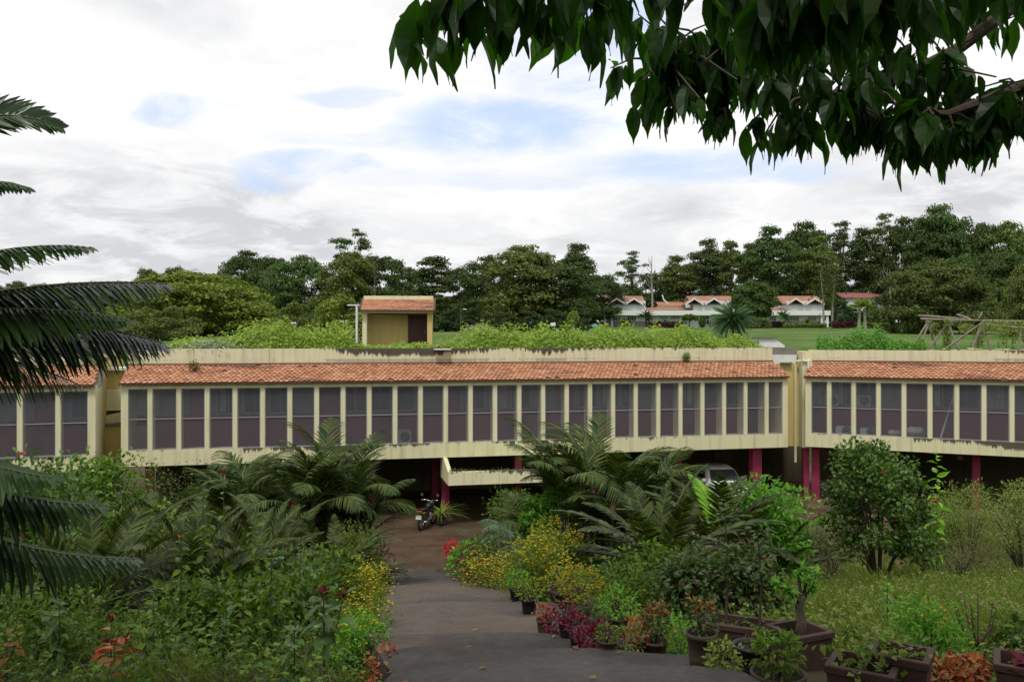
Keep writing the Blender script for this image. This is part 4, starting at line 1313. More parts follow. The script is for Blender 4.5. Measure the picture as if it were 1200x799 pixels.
for (px, top, Y, lab) in ((540, 364, 88, 'thin dark lamp post before the wood right of the hut'), (708, 356, 160, 'lamp post with arm beside the first villa gable')):
    t = thing('lamp_post', lab, 'lamp post', ((px - 600) / 1000 * Y, Y, gz(0, Y)))
    h = (400 - top) / 1000 * Y - gz(0, Y)
    MB().tube([(0, 0, -.1), (0, 0, h)], .035, 6).build('pole', M_BARK, t)
    MB().tube([(0, 0, h), (.3, 0, h + .1)], .03, 6).build('arm', M_BARK, t)
    MB().cbox((.25, -.1, h + .06), (.6, .1, h + .15), .02).build('lamp_head', M_WHITE, t)
# bare grey bush
t = thing('bare_bush', 'leafless pale grey bush standing behind the roof crop', 'bush', ((562 - 600) / 1000 * 64, 64, gz(0, 64)))
b = MB()
rs = random.Random(5)


def fork(p, d, l, r, k):
    q = p + d * l
    b.tube([p, p.lerp(q, .5) + Vector((rs.uniform(-.03, .03),) * 3), q], [r, r * .85, r * .7], 5)
    if k:
        for _ in range(3):
            nd = (d + Vector((rs.uniform(-.75, .75), rs.uniform(-.75, .75), rs.uniform(-.15, .45)))).normalized()
            fork(q, nd, l * .74, r * .68, k - 1)


for k in range(5):
    fork(Vector((0, 0, -.05)), Vector((math.cos(k * 1.26) * .8, math.sin(k * 1.26) * .8, 1)).normalized(), .62, .05, 4)
b.build('branch', M_PALEBARK, t)

# ------------------------------------------------------------------ car and motorbike under the building
car = thing('parked_car', 'white parked car under the middle wing, windscreen facing the garden', 'car', (P(857, 0, 36.4).x, 35.7, -7.0), R(8))
mb = MB()
sec = [(0.0, .62, .66, .45, .30, .62), (.10, .74, .76, .55, .72, .70), (.35, .78, .80, .62, .76, .84), (.95, .80, .82, .66, .80, .93), (1.05, .80, .82, .70, .80, .95), (1.62, .80, .82, .60, .92, 1.42), (2.2, .80, .82, .60, .92, 1.50), (3.1, .80, .82, .59, .92, 1.48), (3.55, .80, .81, .60, .92, 1.30), (3.75, .76, .78, .66, .88, .96), (3.85, .70, .7, .6, .6, .8)]
rings = []
for (y, wb, wm, wr, zb1, zt) in sec:
    zm = min(zb1, zt - .04)
    rings.append([(-wb, y, .28), (wb, y, .28), (wm, y, (zm + .28) / 2), (wm, y, zm), (wr + .02, y, zt - .03), (wr - .08, y, zt), (-wr + .08, y, zt), (-wr - .02, y, zt - .03), (-wm, y, zm), (-wm, y, (zm + .28) / 2)])
mb.loft(rings)
body = mb.build('body', M_CARWHITE, car, True)
for (nm, q) in (('windscreen', [(-.66, 1.10, .995), (.66, 1.10, .995), (.55, 1.56, 1.375), (-.55, 1.56, 1.375)]), ('side_window', [(.80, 1.35, 1.0), (.80, 3.4, 1.0), (.655, 3.2, 1.36), (.655, 1.75, 1.38)]), ('side_window', [(-.80, 1.35, 1.0), (-.80, 3.4, 1.0), (-.655, 3.2, 1.36), (-.655, 1.75, 1.38)])):
    off = Vector((0, -.03, .03)) if nm == 'windscreen' else Vector((.02 * (1 if q[0][0] > 0 else -1), 0, .01))
    MB().add([tuple(Vector(p) + off) for p in q], [(0, 1, 2, 3)]).build(nm, M_GLASS, car)
for (x, y) in ((.74, .72), (-.74, .72), (.74, 3.05), (-.74, 3.05)):
    wh = MB().lathe([(.16, -.09), (.29, -.09), (.31, -.05), (.31, .05), (.29, .09), (.16, .09)], 18).build('wheel', M_RUBBER, car, True, loc=(x, y, .31), rot=(0, R(90), 0))
    MB().lathe([(0, .092), (.17, .085), (.18, .06), (0, .06)], 14).build('rim', M_GREYMETAL, wh)
for s in (-1, 1):
    MB().cbox((s * .58 - .14, -.03, .60), (s * .58 + .14, .08, .74), .02).build('headlight', M_CHROME, car)
    MB().cbox((s * .92 - .09, 1.2, .95), (s * .92 + .09, 1.28, 1.08), .02).build('mirror', M_CARWHITE, car)
MB().cbox((-.76, -.08, .3), (.76, .06, .52), .03).build('bumper', M_BLACK, car)

bike = thing('motorbike', 'black motorbike with red tail lamp parked on the forecourt between the columns', 'motorbike', (P(495, 0, 31.9).x, 31.6, -6.99), R(-16))
bike.scale = (.92, .92, .92)


def wheel(y):
    t = MB()
    for k in range(24):
        pass
    pts = [(0, y + .30 * math.cos(a), .31 + .30 * math.sin(a) - .0) for a in np.linspace(0, 2 * math.pi, 25)]
    t.tube(pts, .055, 8)
    o = t.build('wheel', M_RUBBER, bike, True)
    r = MB(); r.tube([(0, y + .23 * math.cos(a), .31 + .23 * math.sin(a)) for a in np.linspace(0, 2 * math.pi, 25)], .02, 6)
    for a in np.linspace(0, 2 * math.pi, 9)[:-1]: r.tube([(0, y, .31), (0, y + .23 * math.cos(a), .31 + .23 * math.sin(a))], .012, 4)
    r.build('rim', M_CHROME, o)


wheel(0.0); wheel(1.28)
fm = MB()
fm.tube([(0, .05, .75), (0, .45, .66), (0, .85, .80), (0, 1.02, .92)], .035, 6); fm.tube([(0, .45, .66), (0, .52, .35), (0, .85, .33), (0, 1.0, .85)], .03, 6)
for s in (-1, 1):
    fm.tube([(s * .07, 0, .31), (s * .06, .55, .4)], .025, 6); fm.tube([(s * .1, .05, .35), (s * .1, .16, .75)], .028, 6); fm.tube([(s * .07, 1.28, .31), (s * .07, 1.02, .95)], .025, 6)
fm.build('frame', M_BLACK, bike, True)
MB().loft([[(x * .5, -.02, .77 + z) for x, z in ((-.2, 0), (.2, 0), (.16, .07), (-.16, .07))], [(x, .1, .74 + z) for x, z in ((-.13, 0), (.13, 0), (.13, .1), (-.13, .1))], [(x, .6, .70 + z) for x, z in ((-.12, 0), (.12, 0), (.11, .1), (-.11, .1))], [(x, .68, .74 + z) for x, z in ((-.07, 0), (.07, 0), (.06, .06), (-.06, .06))]]).build('seat', M_BLACK, bike, True)
MB().loft([[(x * .6, .62, .78 + z) for x, z in ((-.12, 0), (.12, 0), (.1, .08), (-.1, .08))], [(x, .8, .78 + z) for x, z in ((-.15, 0), (.15, 0), (.11, .17), (-.11, .17))], [(x * .7, 1.02, .84 + z) for x, z in ((-.12, 0), (.12, 0), (.09, .12), (-.09, .12))]]).build('fuel_tank', M_BLACK, bike, True)
MB().cbox((-.13, .45, .28), (.13, .85, .58), .04).build('engine', M_GREYMETAL, bike)
MB().tube([(.14, .9, .3), (.15, .5, .25), (.17, -.15, .36)], [.025, .03, .045], 8).build('exhaust', M_CHROME, bike, True)
MB().loft([[(-.07, -.30, .48), (.07, -.30, .48), (.07, -.28, .48), (-.07, -.28, .48)], [(-.09, -.18, .70), (.09, -.18, .70), (.09, -.15, .70), (-.09, -.15, .70)], [(-.09, .1, .76), (.09, .1, .76), (.09, .1, .73), (-.09, .1, .73)]]).build('rear_fender', M_RED if False else M_BLACK, bike)
MB().cbox((-.09, -.24, .70), (.09, -.14, .80), .02).build('tail_light', M_REDLENS, bike)
MB().cbox((-.12, -.33, .48), (.12, -.315, .64), .005).build('number_plate', M_WHITE, bike)
for s in (-1, 1):
    MB().cbox((s * .17 - .03, -.18, .70), (s * .17 + .03, -.12, .76), .015).build('indicator', plain('amber_lens', (.5, .2, .02), .3), bike)
    MB().cbox((s * .16 - .05, .02, .45), (s * .16 + .05, .35, .72), .03).build('side_cover', M_BLACK, bike)
MB().tube([(-.36, .86, 1.04), (-.2, .98, 1.04), (0, 1.02, .98), (.2, .98, 1.04), (.36, .86, 1.04)], .017, 6).build('handlebar', M_CHROME, bike, True)
for s in (-1, 1):
    mr = MB().tube([(s * .28, .92, 1.04), (s * .34, .92, 1.22)], .009, 5).build('mirror', M_BLACK, bike)
    MB().lathe([(0, 0), (.06, 0), (.06, .015), (0, .02)], 12).build('mirror_glass', M_CHROME, mr, loc=(s * .35, .92, 1.26), rot=(R(90), 0, 0))
MB().lathe([(0.02, -.06), (.07, -.04), (.09, .04), (.0, .05)], 14).build('headlight', M_CHROME, bike, loc=(0, 1.12, .92), rot=(R(-90), 0, 0))

# ------------------------------------------------------------------ fronds


def frond(path, nl, ll, lw, ang=58, vee=10, droop=.25, mats=None, name='frond', tpl=None, rach=.016, jit=5, roll=0, asym=1.0, prof=None, start=.12):
    """a feather leaf along a curve: rachis and two ranks of leaflets, one mesh"""
    pts = [Vector(p) for p in path]
    seg = [0]
    for a, b in zip(pts, pts[1:]): seg.append(seg[-1] + (b - a).length)
    tot = seg[-1]

    def at_(s):
        s *= tot
        for i in range(len(pts) - 1):
            if s <= seg[i + 1] or i == len(pts) - 2:
                k = (s - seg[i]) / max(1e-6, seg[i + 1] - seg[i])
                return pts[i].lerp(pts[i + 1], k), (pts[i + 1] - pts[i]).normalized()
    mb = MB()
    mb.tube(pts, [rach * (1 - .85 * i / (len(pts) - 1)) for i in range(len(pts))], 5, 1)
    Pp, D, N, L, W = [], [], [], [], []
    prof = prof or (lambda s: max(.18, math.sin(math.pi * (s * .86 + .12)) ** .7))
    for side in (-1, 1):
        for i in range(nl):
            s = start + (1 - start) * (i + random.uniform(-.2, .2) + .5) / nl
            p, t_ = at_(min(.999, max(0.01, s)))
            up = Vector((0, 0, 1))
            if abs(t_.z) > .93: up = Vector((t_.x, t_.y, 0)).normalized() * -1 + Vector((0, 0, .2))
            sd = t_.cross(up).normalized(); nn = sd.cross(t_).normalized()
            if roll:
                q = Matrix.Rotation(R(roll), 3, t_); sd = q @ sd; nn = q @ nn
            a = R(ang * (1 - .45 * s) + random.uniform(-jit, jit))
            ve = R(vee + random.uniform(-jit, jit))
            d = t_ * math.cos(a) + (sd * side * math.cos(ve) + nn * math.sin(ve)) * math.sin(a)
            Pp.append(p); D.append(d); N.append(nn + sd * side * -.3)
            L.append(ll * prof(s) * random.uniform(.9, 1.08) * (asym if side < 0 else 1)); W.append(lw * (.6 + .4 * prof(s)))
    mb.leaves(Pp, D, N, L, W, tpl or long_leaf(droop))
    return mb.mesh(name, mats)


def long_leaf(droop=.25, fold=.25):
    ts = [0, .1, .4, .75, 1.0]; ws = [.25, .5, .5, .33, .03]
    V, F = [], []
    for t_, w_ in zip(ts, ws):
        z = -droop * t_ * t_
        V += [(t_, w_, z + fold * .06), (t_, 0, z), (t_, -w_, z + fold * .06)]
    for i in range(4):
        a, b = 3 * i, 3 * i + 3
        F += [(a, a + 1, b + 1, b), (a + 1, a + 2, b + 2, b + 1)]
    return (V, F)


def arch(L, elev, droop, n=11, sag=1.6):
    """points of an arching midrib that starts at the origin heading +X at the elevation"""
    p = Vector((0, 0, 0)); out = [tuple(p)]
    for i in range(n - 1):
        e = R(elev - droop * ((i + .5) / (n - 1)) ** sag)
        p = p + Vector((math.cos(e), random.uniform(-.03, .03), math.sin(e))) * (L / (n - 1))
        out.append(tuple(p))
    return out


FR = {}


def frond_set(key, n_elev, L, bend, **kw):
    FR[key] = [frond(arch(L * random.uniform(.92, 1.05), e, bend * random.uniform(.85, 1.15)), **kw) for e in n_elev]


frond_set('areca', (84, 74, 62, 48, 32, 14), 1.65, 80, nl=34, ll=.46, lw=.034, ang=48, vee=14, droop=.55, mats=[L_ARECA, M_GSTEM])
frond_set('cycad', (82, 66, 50, 34, 18, 2), 1.6, 55, nl=34, ll=.24, lw=.032, ang=62, vee=14, droop=.12, mats=[L_CYCAD, M_GSTEM], rach=.014)
frond_set('broad', (80, 64, 48, 32, 16, 0), 1.6, 50, nl=24, ll=.25, lw=.06, ang=64, vee=6, droop=.15, mats=[L_CYCAD, M_GSTEM], rach=.014)
frond_set('pale', (70, 55, 40, 25, 10), 1.7, 85, nl=40, ll=.26, lw=.030, ang=60, vee=-8, droop=.4, mats=[L_BLUEFROND, M_GSTEM])
frond_set('small', (75, 55, 35, 15), .8, 70, nl=20, ll=.2, lw=.03, ang=55, vee=10, droop=.3, mats=[L_CYCAD, M_GSTEM], rach=.008)
L_DEAD = leafmat('dead_frond_leaf', ((.09, .06, .03), (.15, .10, .05), (.2, .15, .07)), .8, .1)
FR['dead'] = [frond(arch(1.1, e, 80), 20, .2, .03, 40, -20, .5, [L_DEAD, M_STEM], jit=14) for e in (15, -10, -30)]
FR['lime'] = [frond(arch(1.25, 78, 50), 24, .24, .07, 62, 4, .15, [L_LIME, M_GSTEM])]


def rosette(name, key, label, cat, loc, n, size=1.0, trunk=.3, tr=.12, elev_pow=1.0, extra=None, stems=1, spread=.0, group=None, seed=0, low=True):
    rd = random.Random(seed + 91)
    t = thing(name, label, cat, loc, rd.uniform(0, 6.28), group)
    protos = FR[key]
    heads = []
    for k in range(stems):
        a = k * 2.4 + rd.random(); r_ = spread * math.sqrt(k / max(1, stems)) if stems > 1 else 0
        h = trunk * rd.uniform(.12, 1.1) if stems > 1 else trunk
        b = Vector((r_ * math.cos(a), r_ * math.sin(a), 0)); e = b * 1.25 + Vector((0, 0, h))
        MB().tube([b - Vector((0, 0, .15)), (b + e) / 2, e], [tr * 1.15, tr, tr * .85], 8).build('trunk', M_BARK, t)
        heads.append(e)
    for k in range(n):
        h = heads[k % len(heads)]
        i = min(len(protos) - 1, int(len(protos) * ((k // len(heads)) / max(1, n / len(heads))) ** elev_pow))
        a = k * 2.39996 + rd.uniform(-.25, .25)
        s = size * rd.uniform(.82, 1.12)
        place('frond', protos[i], t, h + Vector((.5 * tr * math.cos(a), .5 * tr * math.sin(a), -.02)), (rd.uniform(-.25, .25), R(rd.uniform(-8, 8)), a), s)
    for k in range(max(3, n // 9)):
        h = heads[k % len(heads)]
        place('dead_frond', FR['dead'][k % 3], t, h - Vector((0, 0, .04)), (rd.uniform(-.3, .3), 0, rd.uniform(0, 6.28)), size * rd.uniform(.7, 1.1))
    for (mk, ang_, s) in (extra or []):
        place('frond', FR[mk][0], t, heads[0], (0, 0, ang_ - t.rotation_euler[2]), s)
    return t


def gp(px, Y, dz=0.0):
    x = (px - 600) / 1000 * Y
    return Vector((x, Y, bumpy(x, Y) + dz))


# centre clumps
rosette('areca_palm', 'areca', 'big dark clump of feathery palms in front of the planter canopy', 'palm', gp(712, 20), 99, 1.18, 2.2, .05, 1.2, stems=24, spread=1.4, seed=3)
rosette('areca_palm', 'areca', 'feathery palm clump with yellowing tips beside the path column', 'palm', gp(380, 18.6), 70, 1.1, 1.9, .05, 1.15, stems=14, spread=.85, seed=8)
rosette('areca_palm', 'areca', 'slender feathery palm against the stained end of the middle wing', 'palm', gp(275, 20.5), 30, 1.1, 1.75, .05, 1.1, stems=6, spread=.5, seed=9)
rosette('tree_fern', 'pale', 'pale drooping feathery fronds left of the big palm clump', 'fern', gp(600, 23), 26, 1.0, .75, .1, .6, stems=2, spread=.7, seed=10)
rosette('tree_fern', 'pale', 'pale drooping fronds leaning over the path below the first column', 'fern', gp(405, 20.5), 22, 1.0, .55, .1, .6, stems=2, spread=.4, seed=11)
rosette('cycad', 'broad', 'broad leafleted cycad beside the yellow bush, fronds sweeping over the path', 'cycad', gp(775, 13.5), 34, 1.15, .45, .16, .75, stems=1, seed=12)
rosette('cycad', 'broad', 'tall cycad with one lime green new frond before the white car', 'cycad', gp(842, 15.5), 24, 1.15, .75, .15, .8, extra=[('lime', 2.2, 1.15)], seed=13)
rosette('cycad', 'cycad', 'dark cycad half hidden behind the bright green shrub', 'cycad', gp(905, 16), 20, 1.0, .3, .15, .7, seed=14)
rosette('cycad', 'cycad', 'big dark cycad below the feathery palm with yellowing tips', 'cycad', gp(298, 12.5), 40, .92, .3, .16, .62, seed=15)
rosette('cycad', 'cycad', 'dark arching cycad nearest the left palm, fronds spreading over the bed', 'cycad', gp(228, 10.2), 38, .85, .25, .16, .62, seed=16)
rosette('cycad', 'cycad', 'cycad with shiny fronds between the two darkest ones', 'cycad', gp(315, 15.5), 26, 1.0, .35, .15, .75, seed=17)
rosette('cycad', 'broad', 'cycad at the path edge behind the leggy yellow flowers', 'cycad', gp(392, 15.5), 20, .95, .3, .14, .75, seed=18)
rosette('cycad', 'cycad', 'low cycad in the shade below the left palm fronds', 'cycad', gp(110, 9), 22, 1.0, .25, .14, .7, seed=19)

# ------------------------------------------------------------------ shrubs


def shrub(name, label, cat, loc, r, h, n, mat, leaf=.09, lw=.55, flowers=None, nstem=7, tpl=T_FOLD, clumps=16, low=.12, group=None, up=.4, seed=0, stem_mat=None, fill=.55):
    """stems from one root and leaf clumps spread unevenly through the crown"""
    rs = np.random.default_rng(seed + 500)
    t = thing(name, label, cat, loc, 0, group)
    st = MB(); C = []
    for k in range(clumps):
        a = rs.uniform(0, 2 * math.pi); q = rs.uniform(0, 1) ** .5
        z = h * (low + (1 - low) * rs.uniform(.1, .97))
        prof = math.sqrt(max(.1, 1 - ((z / h - .5) / .56) ** 2))
        C.append(Vector((r * .8 * q * prof * math.cos(a), r * .8 * q * prof * math.sin(a), z)))
    for c in C[:max(nstem, 3)]:
        m = Vector((c.x * .45, c.y * .45, c.z * .55))
        st.tube([(c.x * .08, c.y * .08, -.06), m, c], [.018 * h ** .5, .013 * h ** .5, .004], 5)
    st.build('stem', stem_mat or M_STEM, t)
    fo = MB()
    cr = max(.12, fill * r * (16 / clumps) ** .33)
    per = n // clumps
    fpos = []
    for c in C:
        d = rs.normal(size=(per, 3)); d /= np.linalg.norm(d, axis=1, keepdims=True)
        rad = rs.uniform(.25, 1.1, (per, 1)) ** .6 * cr * rs.uniform(.7, 1.25)
        pos = np.array(c) + d * rad * np.array([1, 1, .8])
        pos[:, 2] = np.maximum(pos[:, 2], .02)
        D = d * .7 + rs.normal(size=(per, 3)) * .5 + np.array([0, 0, up - .35])
        N = rs.normal(size=(per, 3)) * .5 + np.array([0, 0, 1.0]) + d * .3
        L = leaf * rs.uniform(.6, 1.3, per)
        fo.leaves(pos, D, N, L, L * lw, tpl)
        fpos.append(pos[np.argsort(-(pos[:, 2] + rs.normal(0, .25 * h, per)))[:6]])
    fo.build('foliage', mat, t)
    if flowers:
        fm_, nf, fs = flowers
        fp = np.concatenate(fpos); fp = fp[rs.permutation(len(fp))]
        while len(fp) < nf: fp = np.concatenate([fp, fp + rs.normal(0, .06, fp.shape)])
        fp = fp[:nf] + np.array([0, 0, .015])
        fl = MB()
        for j in range(5):
            a = j * 2 * math.pi / 5 + rs.uniform(0, 6, nf)
            D = np.stack([np.cos(a), np.sin(a), rs.uniform(.1, .6, nf)], 1) + np.array([0, -.4, 0])
            fl.leaves(fp, D, np.array([0, -.5, 1.]) + rs.normal(0, .3, (nf, 3)), fs, fs * .8, T_DIA)
        fl.build('blossom', fm_, t)
    return t


S = shrub
# right of the path
S('hibiscus_bush', 'big dark hibiscus bush with a few red flowers before the far right wing', 'bush', gp(1030, 18.6), 1.4, 2.95, 9500, L_HIB, .105, .72, (L_RED, 6, .09), 12, clumps=52, seed=1, fill=.36)
S('bright_shrub', 'bright lime green shrub below the corner column', 'shrub', gp(893, 16.5), .9, 2.0, 3400, L_BRIGHT, .13, .5, clumps=18, seed=2)
S('leafy_shrub', 'leafy mid green shrub between pale fronds and big palm clump', 'shrub', gp(645, 20.2), .75, 1.9, 2200, L_BRIGHT, .15, .34, clumps=16, seed=3)
S('yellow_bush', 'large yellow green flowering bush in the big terracotta pot row', 'bush', gp(632, 12.6), .62, .95, 3200, L_YFOL, .06, .4, (L_YELLOW, 420, .022), 10, clumps=26, seed=4)
S('yellow_bush', 'yellow flowering bush lowest beside the ramp, right of the path foot', 'bush', gp(575, 14.6), .55, .72, 2200, L_YFOL, .055, .4, (L_YELLOW, 330, .024), 8, clumps=20, seed=5)
S('yellow_bush', 'tall yellow flowering bush behind the large one', 'bush', gp(655, 13.8), .6, 1.15, 2200, L_YFOL, .06, .4, (L_YELLOW, 260, .022), 8, clumps=20, seed=6)
S('bronze_shrub', 'dark glossy shrub with bronze tips behind the potted row', 'shrub', gp(815, 9.4), .55, .7, 3000, L_MIXED, .085, .6, None, 10, clumps=30, seed=7)
S('bronze_shrub', 'taller dark shrub with bronze tips rising behind the trough saplings', 'shrub', gp(872, 9.2), .42, .8, 2000, L_MIXED, .085, .6, (L_RED, 4, .03), 10, clumps=24, seed=8)
S('green_bush', 'low green bush between the daisies and broad cycad', 'bush', gp(730, 9.8), .5, .62, 1700, L_SHRUB, .07, .5, clumps=16, seed=9)
S('green_bush', 'dark green bush under the broad cycad fronds', 'bush', gp(765, 11.2), .6, .7, 1500, L_SHRUB, .09, .5, clumps=16, seed=10)
S('path_foot_shrub', 'light green leafy plant where the earth forecourt meets the ramp', 'shrub', gp(545, 22.5), .5, .72, 900, L_BRIGHT, .12, .55, clumps=10, seed=11)
S('maroon_shrub', 'dark maroon shrub at the path foot by the light green plant', 'shrub', gp(562, 19.8), .45, .75, 900, L_MAROON, .09, .5, clumps=10, seed=12)
S('grey_shrub', 'grey green wispy shrub below the pale fronds', 'shrub', gp(615, 17.5), .65, .85, 1500, leafmat('grey_green_leaf', ((.07, .10, .05), (.12, .15, .09), (.16, .19, .12))), .08, .3, clumps=16, seed=13)
S('red_leaf_plant', 'red leafed plant at the forecourt edge by the pale fronds', 'plant', gp(533, 27.0), .32, .6, 300, L_RED, .16, .35, clumps=6, seed=14)
S('croton_bush', 'lime green bush beside the red leafed plant', 'bush', gp(552, 25.3), .55, .8, 700, L_BRIGHT, .13, .5, clumps=10, seed=15)
S('weedy_shrub', 'pale wispy weedy shrub right of the hibiscus', 'shrub', gp(1135, 24.0), 1.6, 2.4, 7000, L_WISP, .10, .26, (L_WEED, 40, .03), 22, clumps=60, seed=16, fill=.4)
S('weedy_shrub', 'wispy weedy shrub cut by the frame edge', 'shrub', gp(1200, 22.0), 1.3, 2.4, 5000, L_WISP, .10, .3, None, 18, clumps=46, seed=17, fill=.4)
S('dry_shrub', 'small dry brown shrub on the bare earth below the wispy weeds', 'shrub', gp(1125, 18.2), .75, .75, 1300, L_DRY, .06, .3, None, 20, clumps=26, seed=18)
S('dry_shrub', 'thin dry twiggy shrub left of the hibiscus', 'shrub', gp(975, 18.2), .5, 1.0, 500, L_DRY, .06, .3, None, 20, clumps=22, seed=19)
S('olive_shrub', 'olive leafed shrub below the paired pink columns', 'shrub', gp(955, 22.5), .75, 1.3, 1700, L_OLIVE, .1, .5, clumps=16, seed=20)
S('green_shrub', 'green shrub standing behind the wispy weeds at the wing columns', 'shrub', gp(1095, 27.5), 1.1, 1.9, 1700, L_SHRUB, .13, .5, (L_RED, 3, .1), clumps=18, seed=21)
S('green_shrub', 'green shrub cut by the frame edge under the far right wing', 'shrub', gp(1215, 26.5), 1.1, 1.8, 1500, L_SHRUB, .13, .5, clumps=18, seed=22)
S('green_shrub', 'green shrub between the hibiscus and its wispy neighbour', 'shrub', gp(1085, 22), .8, 1.7, 1400, L_SHRUB, .11, .5, clumps=16, seed=24)
# left of the path
S('olive_shrub', 'large fine leafed olive bush under the stained end of the middle wing', 'bush', gp(200, 22.5), 2.0, 2.6, 7000, L_OLIVE, .075, .45, (L_YELLOW, 14, .05), 16, clumps=44, seed=30, fill=.5)
S('flowering_hedge', 'leafy yellow green hibiscus hedge with red and yellow flowers below the left wing', 'bush', gp(118, 17.5), 1.35, 2.3, 4600, L_HEDGE, .12, .65, (L_RED, 5, .08), 12, clumps=34, seed=31, fill=.5)
S('flowering_hedge', 'darker hibiscus hedge behind the drooping palm fronds', 'bush', gp(35, 15.5), 1.4, 2.2, 3600, L_HIB, .12, .65, (L_RED, 4, .08), 12, clumps=30, seed=32)
S('pale_flower_bush', 'bush with one pale flower head at the foot of the link block', 'bush', gp(140, 25.5), 1.2, 2.2, 2400, L_SHRUB, .12, .5, (M_WHITE, 26, .07), 10, clumps=22, seed=33)
S('leggy_shrub', 'leggy green shrub beside the pale drooping fronds at the path', 'shrub', gp(418, 16.8), .6, 1.2, 2000, L_WEED, .085, .4, None, 14, clumps=22, seed=34)
S('maroon_shrub', 'maroon flowering shrub at the path edge below the first column', 'shrub', gp(442, 20.0), .48, 1.1, 700, L_MAROON, .09, .45, (leafmat('crimson_petal', ((.2, .01, .03), (.3, .015, .05))), 12, .06), 10, clumps=12, seed=35)
S('yellow_bush', 'yellow flowering bush topmost on the path edge opposite the ramp foot', 'bush', gp(425, 13.6), .45, .62, 1500, L_YFOL, .055, .4, (L_YELLOW, 240, .022), 8, clumps=16, seed=36)
S('yellow_bush', 'yellow flowering bush beside the black pot', 'bush', gp(424, 11.2), .38, .55, 1300, L_YFOL, .05, .4, (L_YELLOW, 180, .02), 8, clumps=16, seed=37)
S('yellow_bush', 'small yellow flowering bush above the coral leafed plant', 'bush', gp(430, 8.1), .3, .42, 1300, L_YFOL, .045, .4, (L_YELLOW, 180, .016), 8, clumps=16, seed=38)
S('yellow_bush', 'leafy bush with scattered yellow flowers nearest on the path edge', 'bush', gp(418, 6.6), .25, .36, 1100, L_BRIGHT, .045, .4, (L_YELLOW, 90, .013), 8, clumps=14, seed=39)
S('coral_plant', 'coral and yellow leafed plant at the lower path edge', 'plant', gp(462, 5.75), .17, .17, 700, L_CORAL, .045, .6, clumps=10, seed=40)
S('green_bush', 'mid green bush between the dark cycads and yellow bushes', 'bush', gp(385, 11.5), .6, .8, 1900, L_SHRUB, .08, .5, clumps=20, seed=41)
S('green_bush', 'mid green bush below the big dark cycad', 'bush', gp(330, 8.5), .6, .62, 2200, L_SHRUB, .08, .5, clumps=20, seed=42)
S('green_bush', 'dense leafy bush in the lowest part of the planting', 'bush', gp(270, 6.6), .5, .5, 2200, L_SHRUB, .075, .5, clumps=20, seed=43)
S('green_bush', 'dark leafy bush under the drooping palm fronds', 'bush', gp(60, 9.5), .9, .9, 2600, L_HIB, .09, .55, (L_RED, 2, .05), clumps=22, seed=44)
S('green_bush', 'low grassy leafed bush in the frame corner', 'bush', gp(40, 6.2), .6, .4, 1800, L_SHRUB, .07, .4, clumps=18, seed=45)


def sapling(label, loc, h, n, mat, leaf, lean=(0, 0), name='sapling', whorl=True, lw=.36, cat='sapling', branch=0, tipmat=None, stem_r=.007, seed=0):
    """a single stem with leaves in pairs, drooping a little"""
    rs = np.random.default_rng(seed + 900)
    t = thing(name, label, cat, loc, rs.uniform(0, 6.28))
    st = MB(); fo = MB(); tips = []
    axes = [[Vector((0, 0, -.05)), Vector((lean[0] * .4, lean[1] * .4, h * .5)), Vector((lean[0], lean[1], h))]]
    for k in range(branch):
        z_ = rs.uniform(.15, .5); a = k * 2.4 + rs.uniform(0, 1)
        b0 = Vector((lean[0] * z_, lean[1] * z_, h * z_)); l_ = h * rs.uniform(.4, .6)
        axes.append([b0, b0 + Vector((math.cos(a) * l_ * .3, math.sin(a) * l_ * .3, l_ * .5)), b0 + Vector((math.cos(a) * l_ * .42, math.sin(a) * l_ * .42, l_))])
    for ax in axes:
        st.tube(ax, [stem_r, stem_r * .8, stem_r * .4], 6)
        tips.append(ax[-1])
        m = max(4, n // len(axes))
        for i in range(m):
            s_ = .18 + .82 * (i / (m - 1)) ** .85
            p = ax[0].lerp(ax[1], min(1, s_ * 2)) if s_ < .5 else ax[1].lerp(ax[2], s_ * 2 - 1)
            a = i * 2.4 + rs.uniform(-.3, .3)
            D = np.array([math.cos(a), math.sin(a), rs.uniform(-.75, .05) + .9 * s_ ** 4])
            fo.leaves([tuple(p)], [D], [(0, 0, 1)] + rs.normal(0, .35, (1, 3)), 1.35 * leaf * rs.uniform(.7, 1.15) * (1 - .35 * s_ ** 3), 1.35 * leaf * lw, T_BIG)
    st.build('stem', M_GSTEM, t)
    fo.build('foliage', mat, t)
    if tipmat:
        tm = MB()
        for p in tips:
            n_ = 7
            d = rdir(n_); d[:, 2] = np.abs(d[:, 2]) + .3
            tm.leaves(np.tile(tuple(p), (n_, 1)), d, rdir(n_) + np.array([0, 0, .8]), leaf * .42, leaf * .16, T_BIG)
        tm.build('tip_foliage', tipmat, t)
    return t


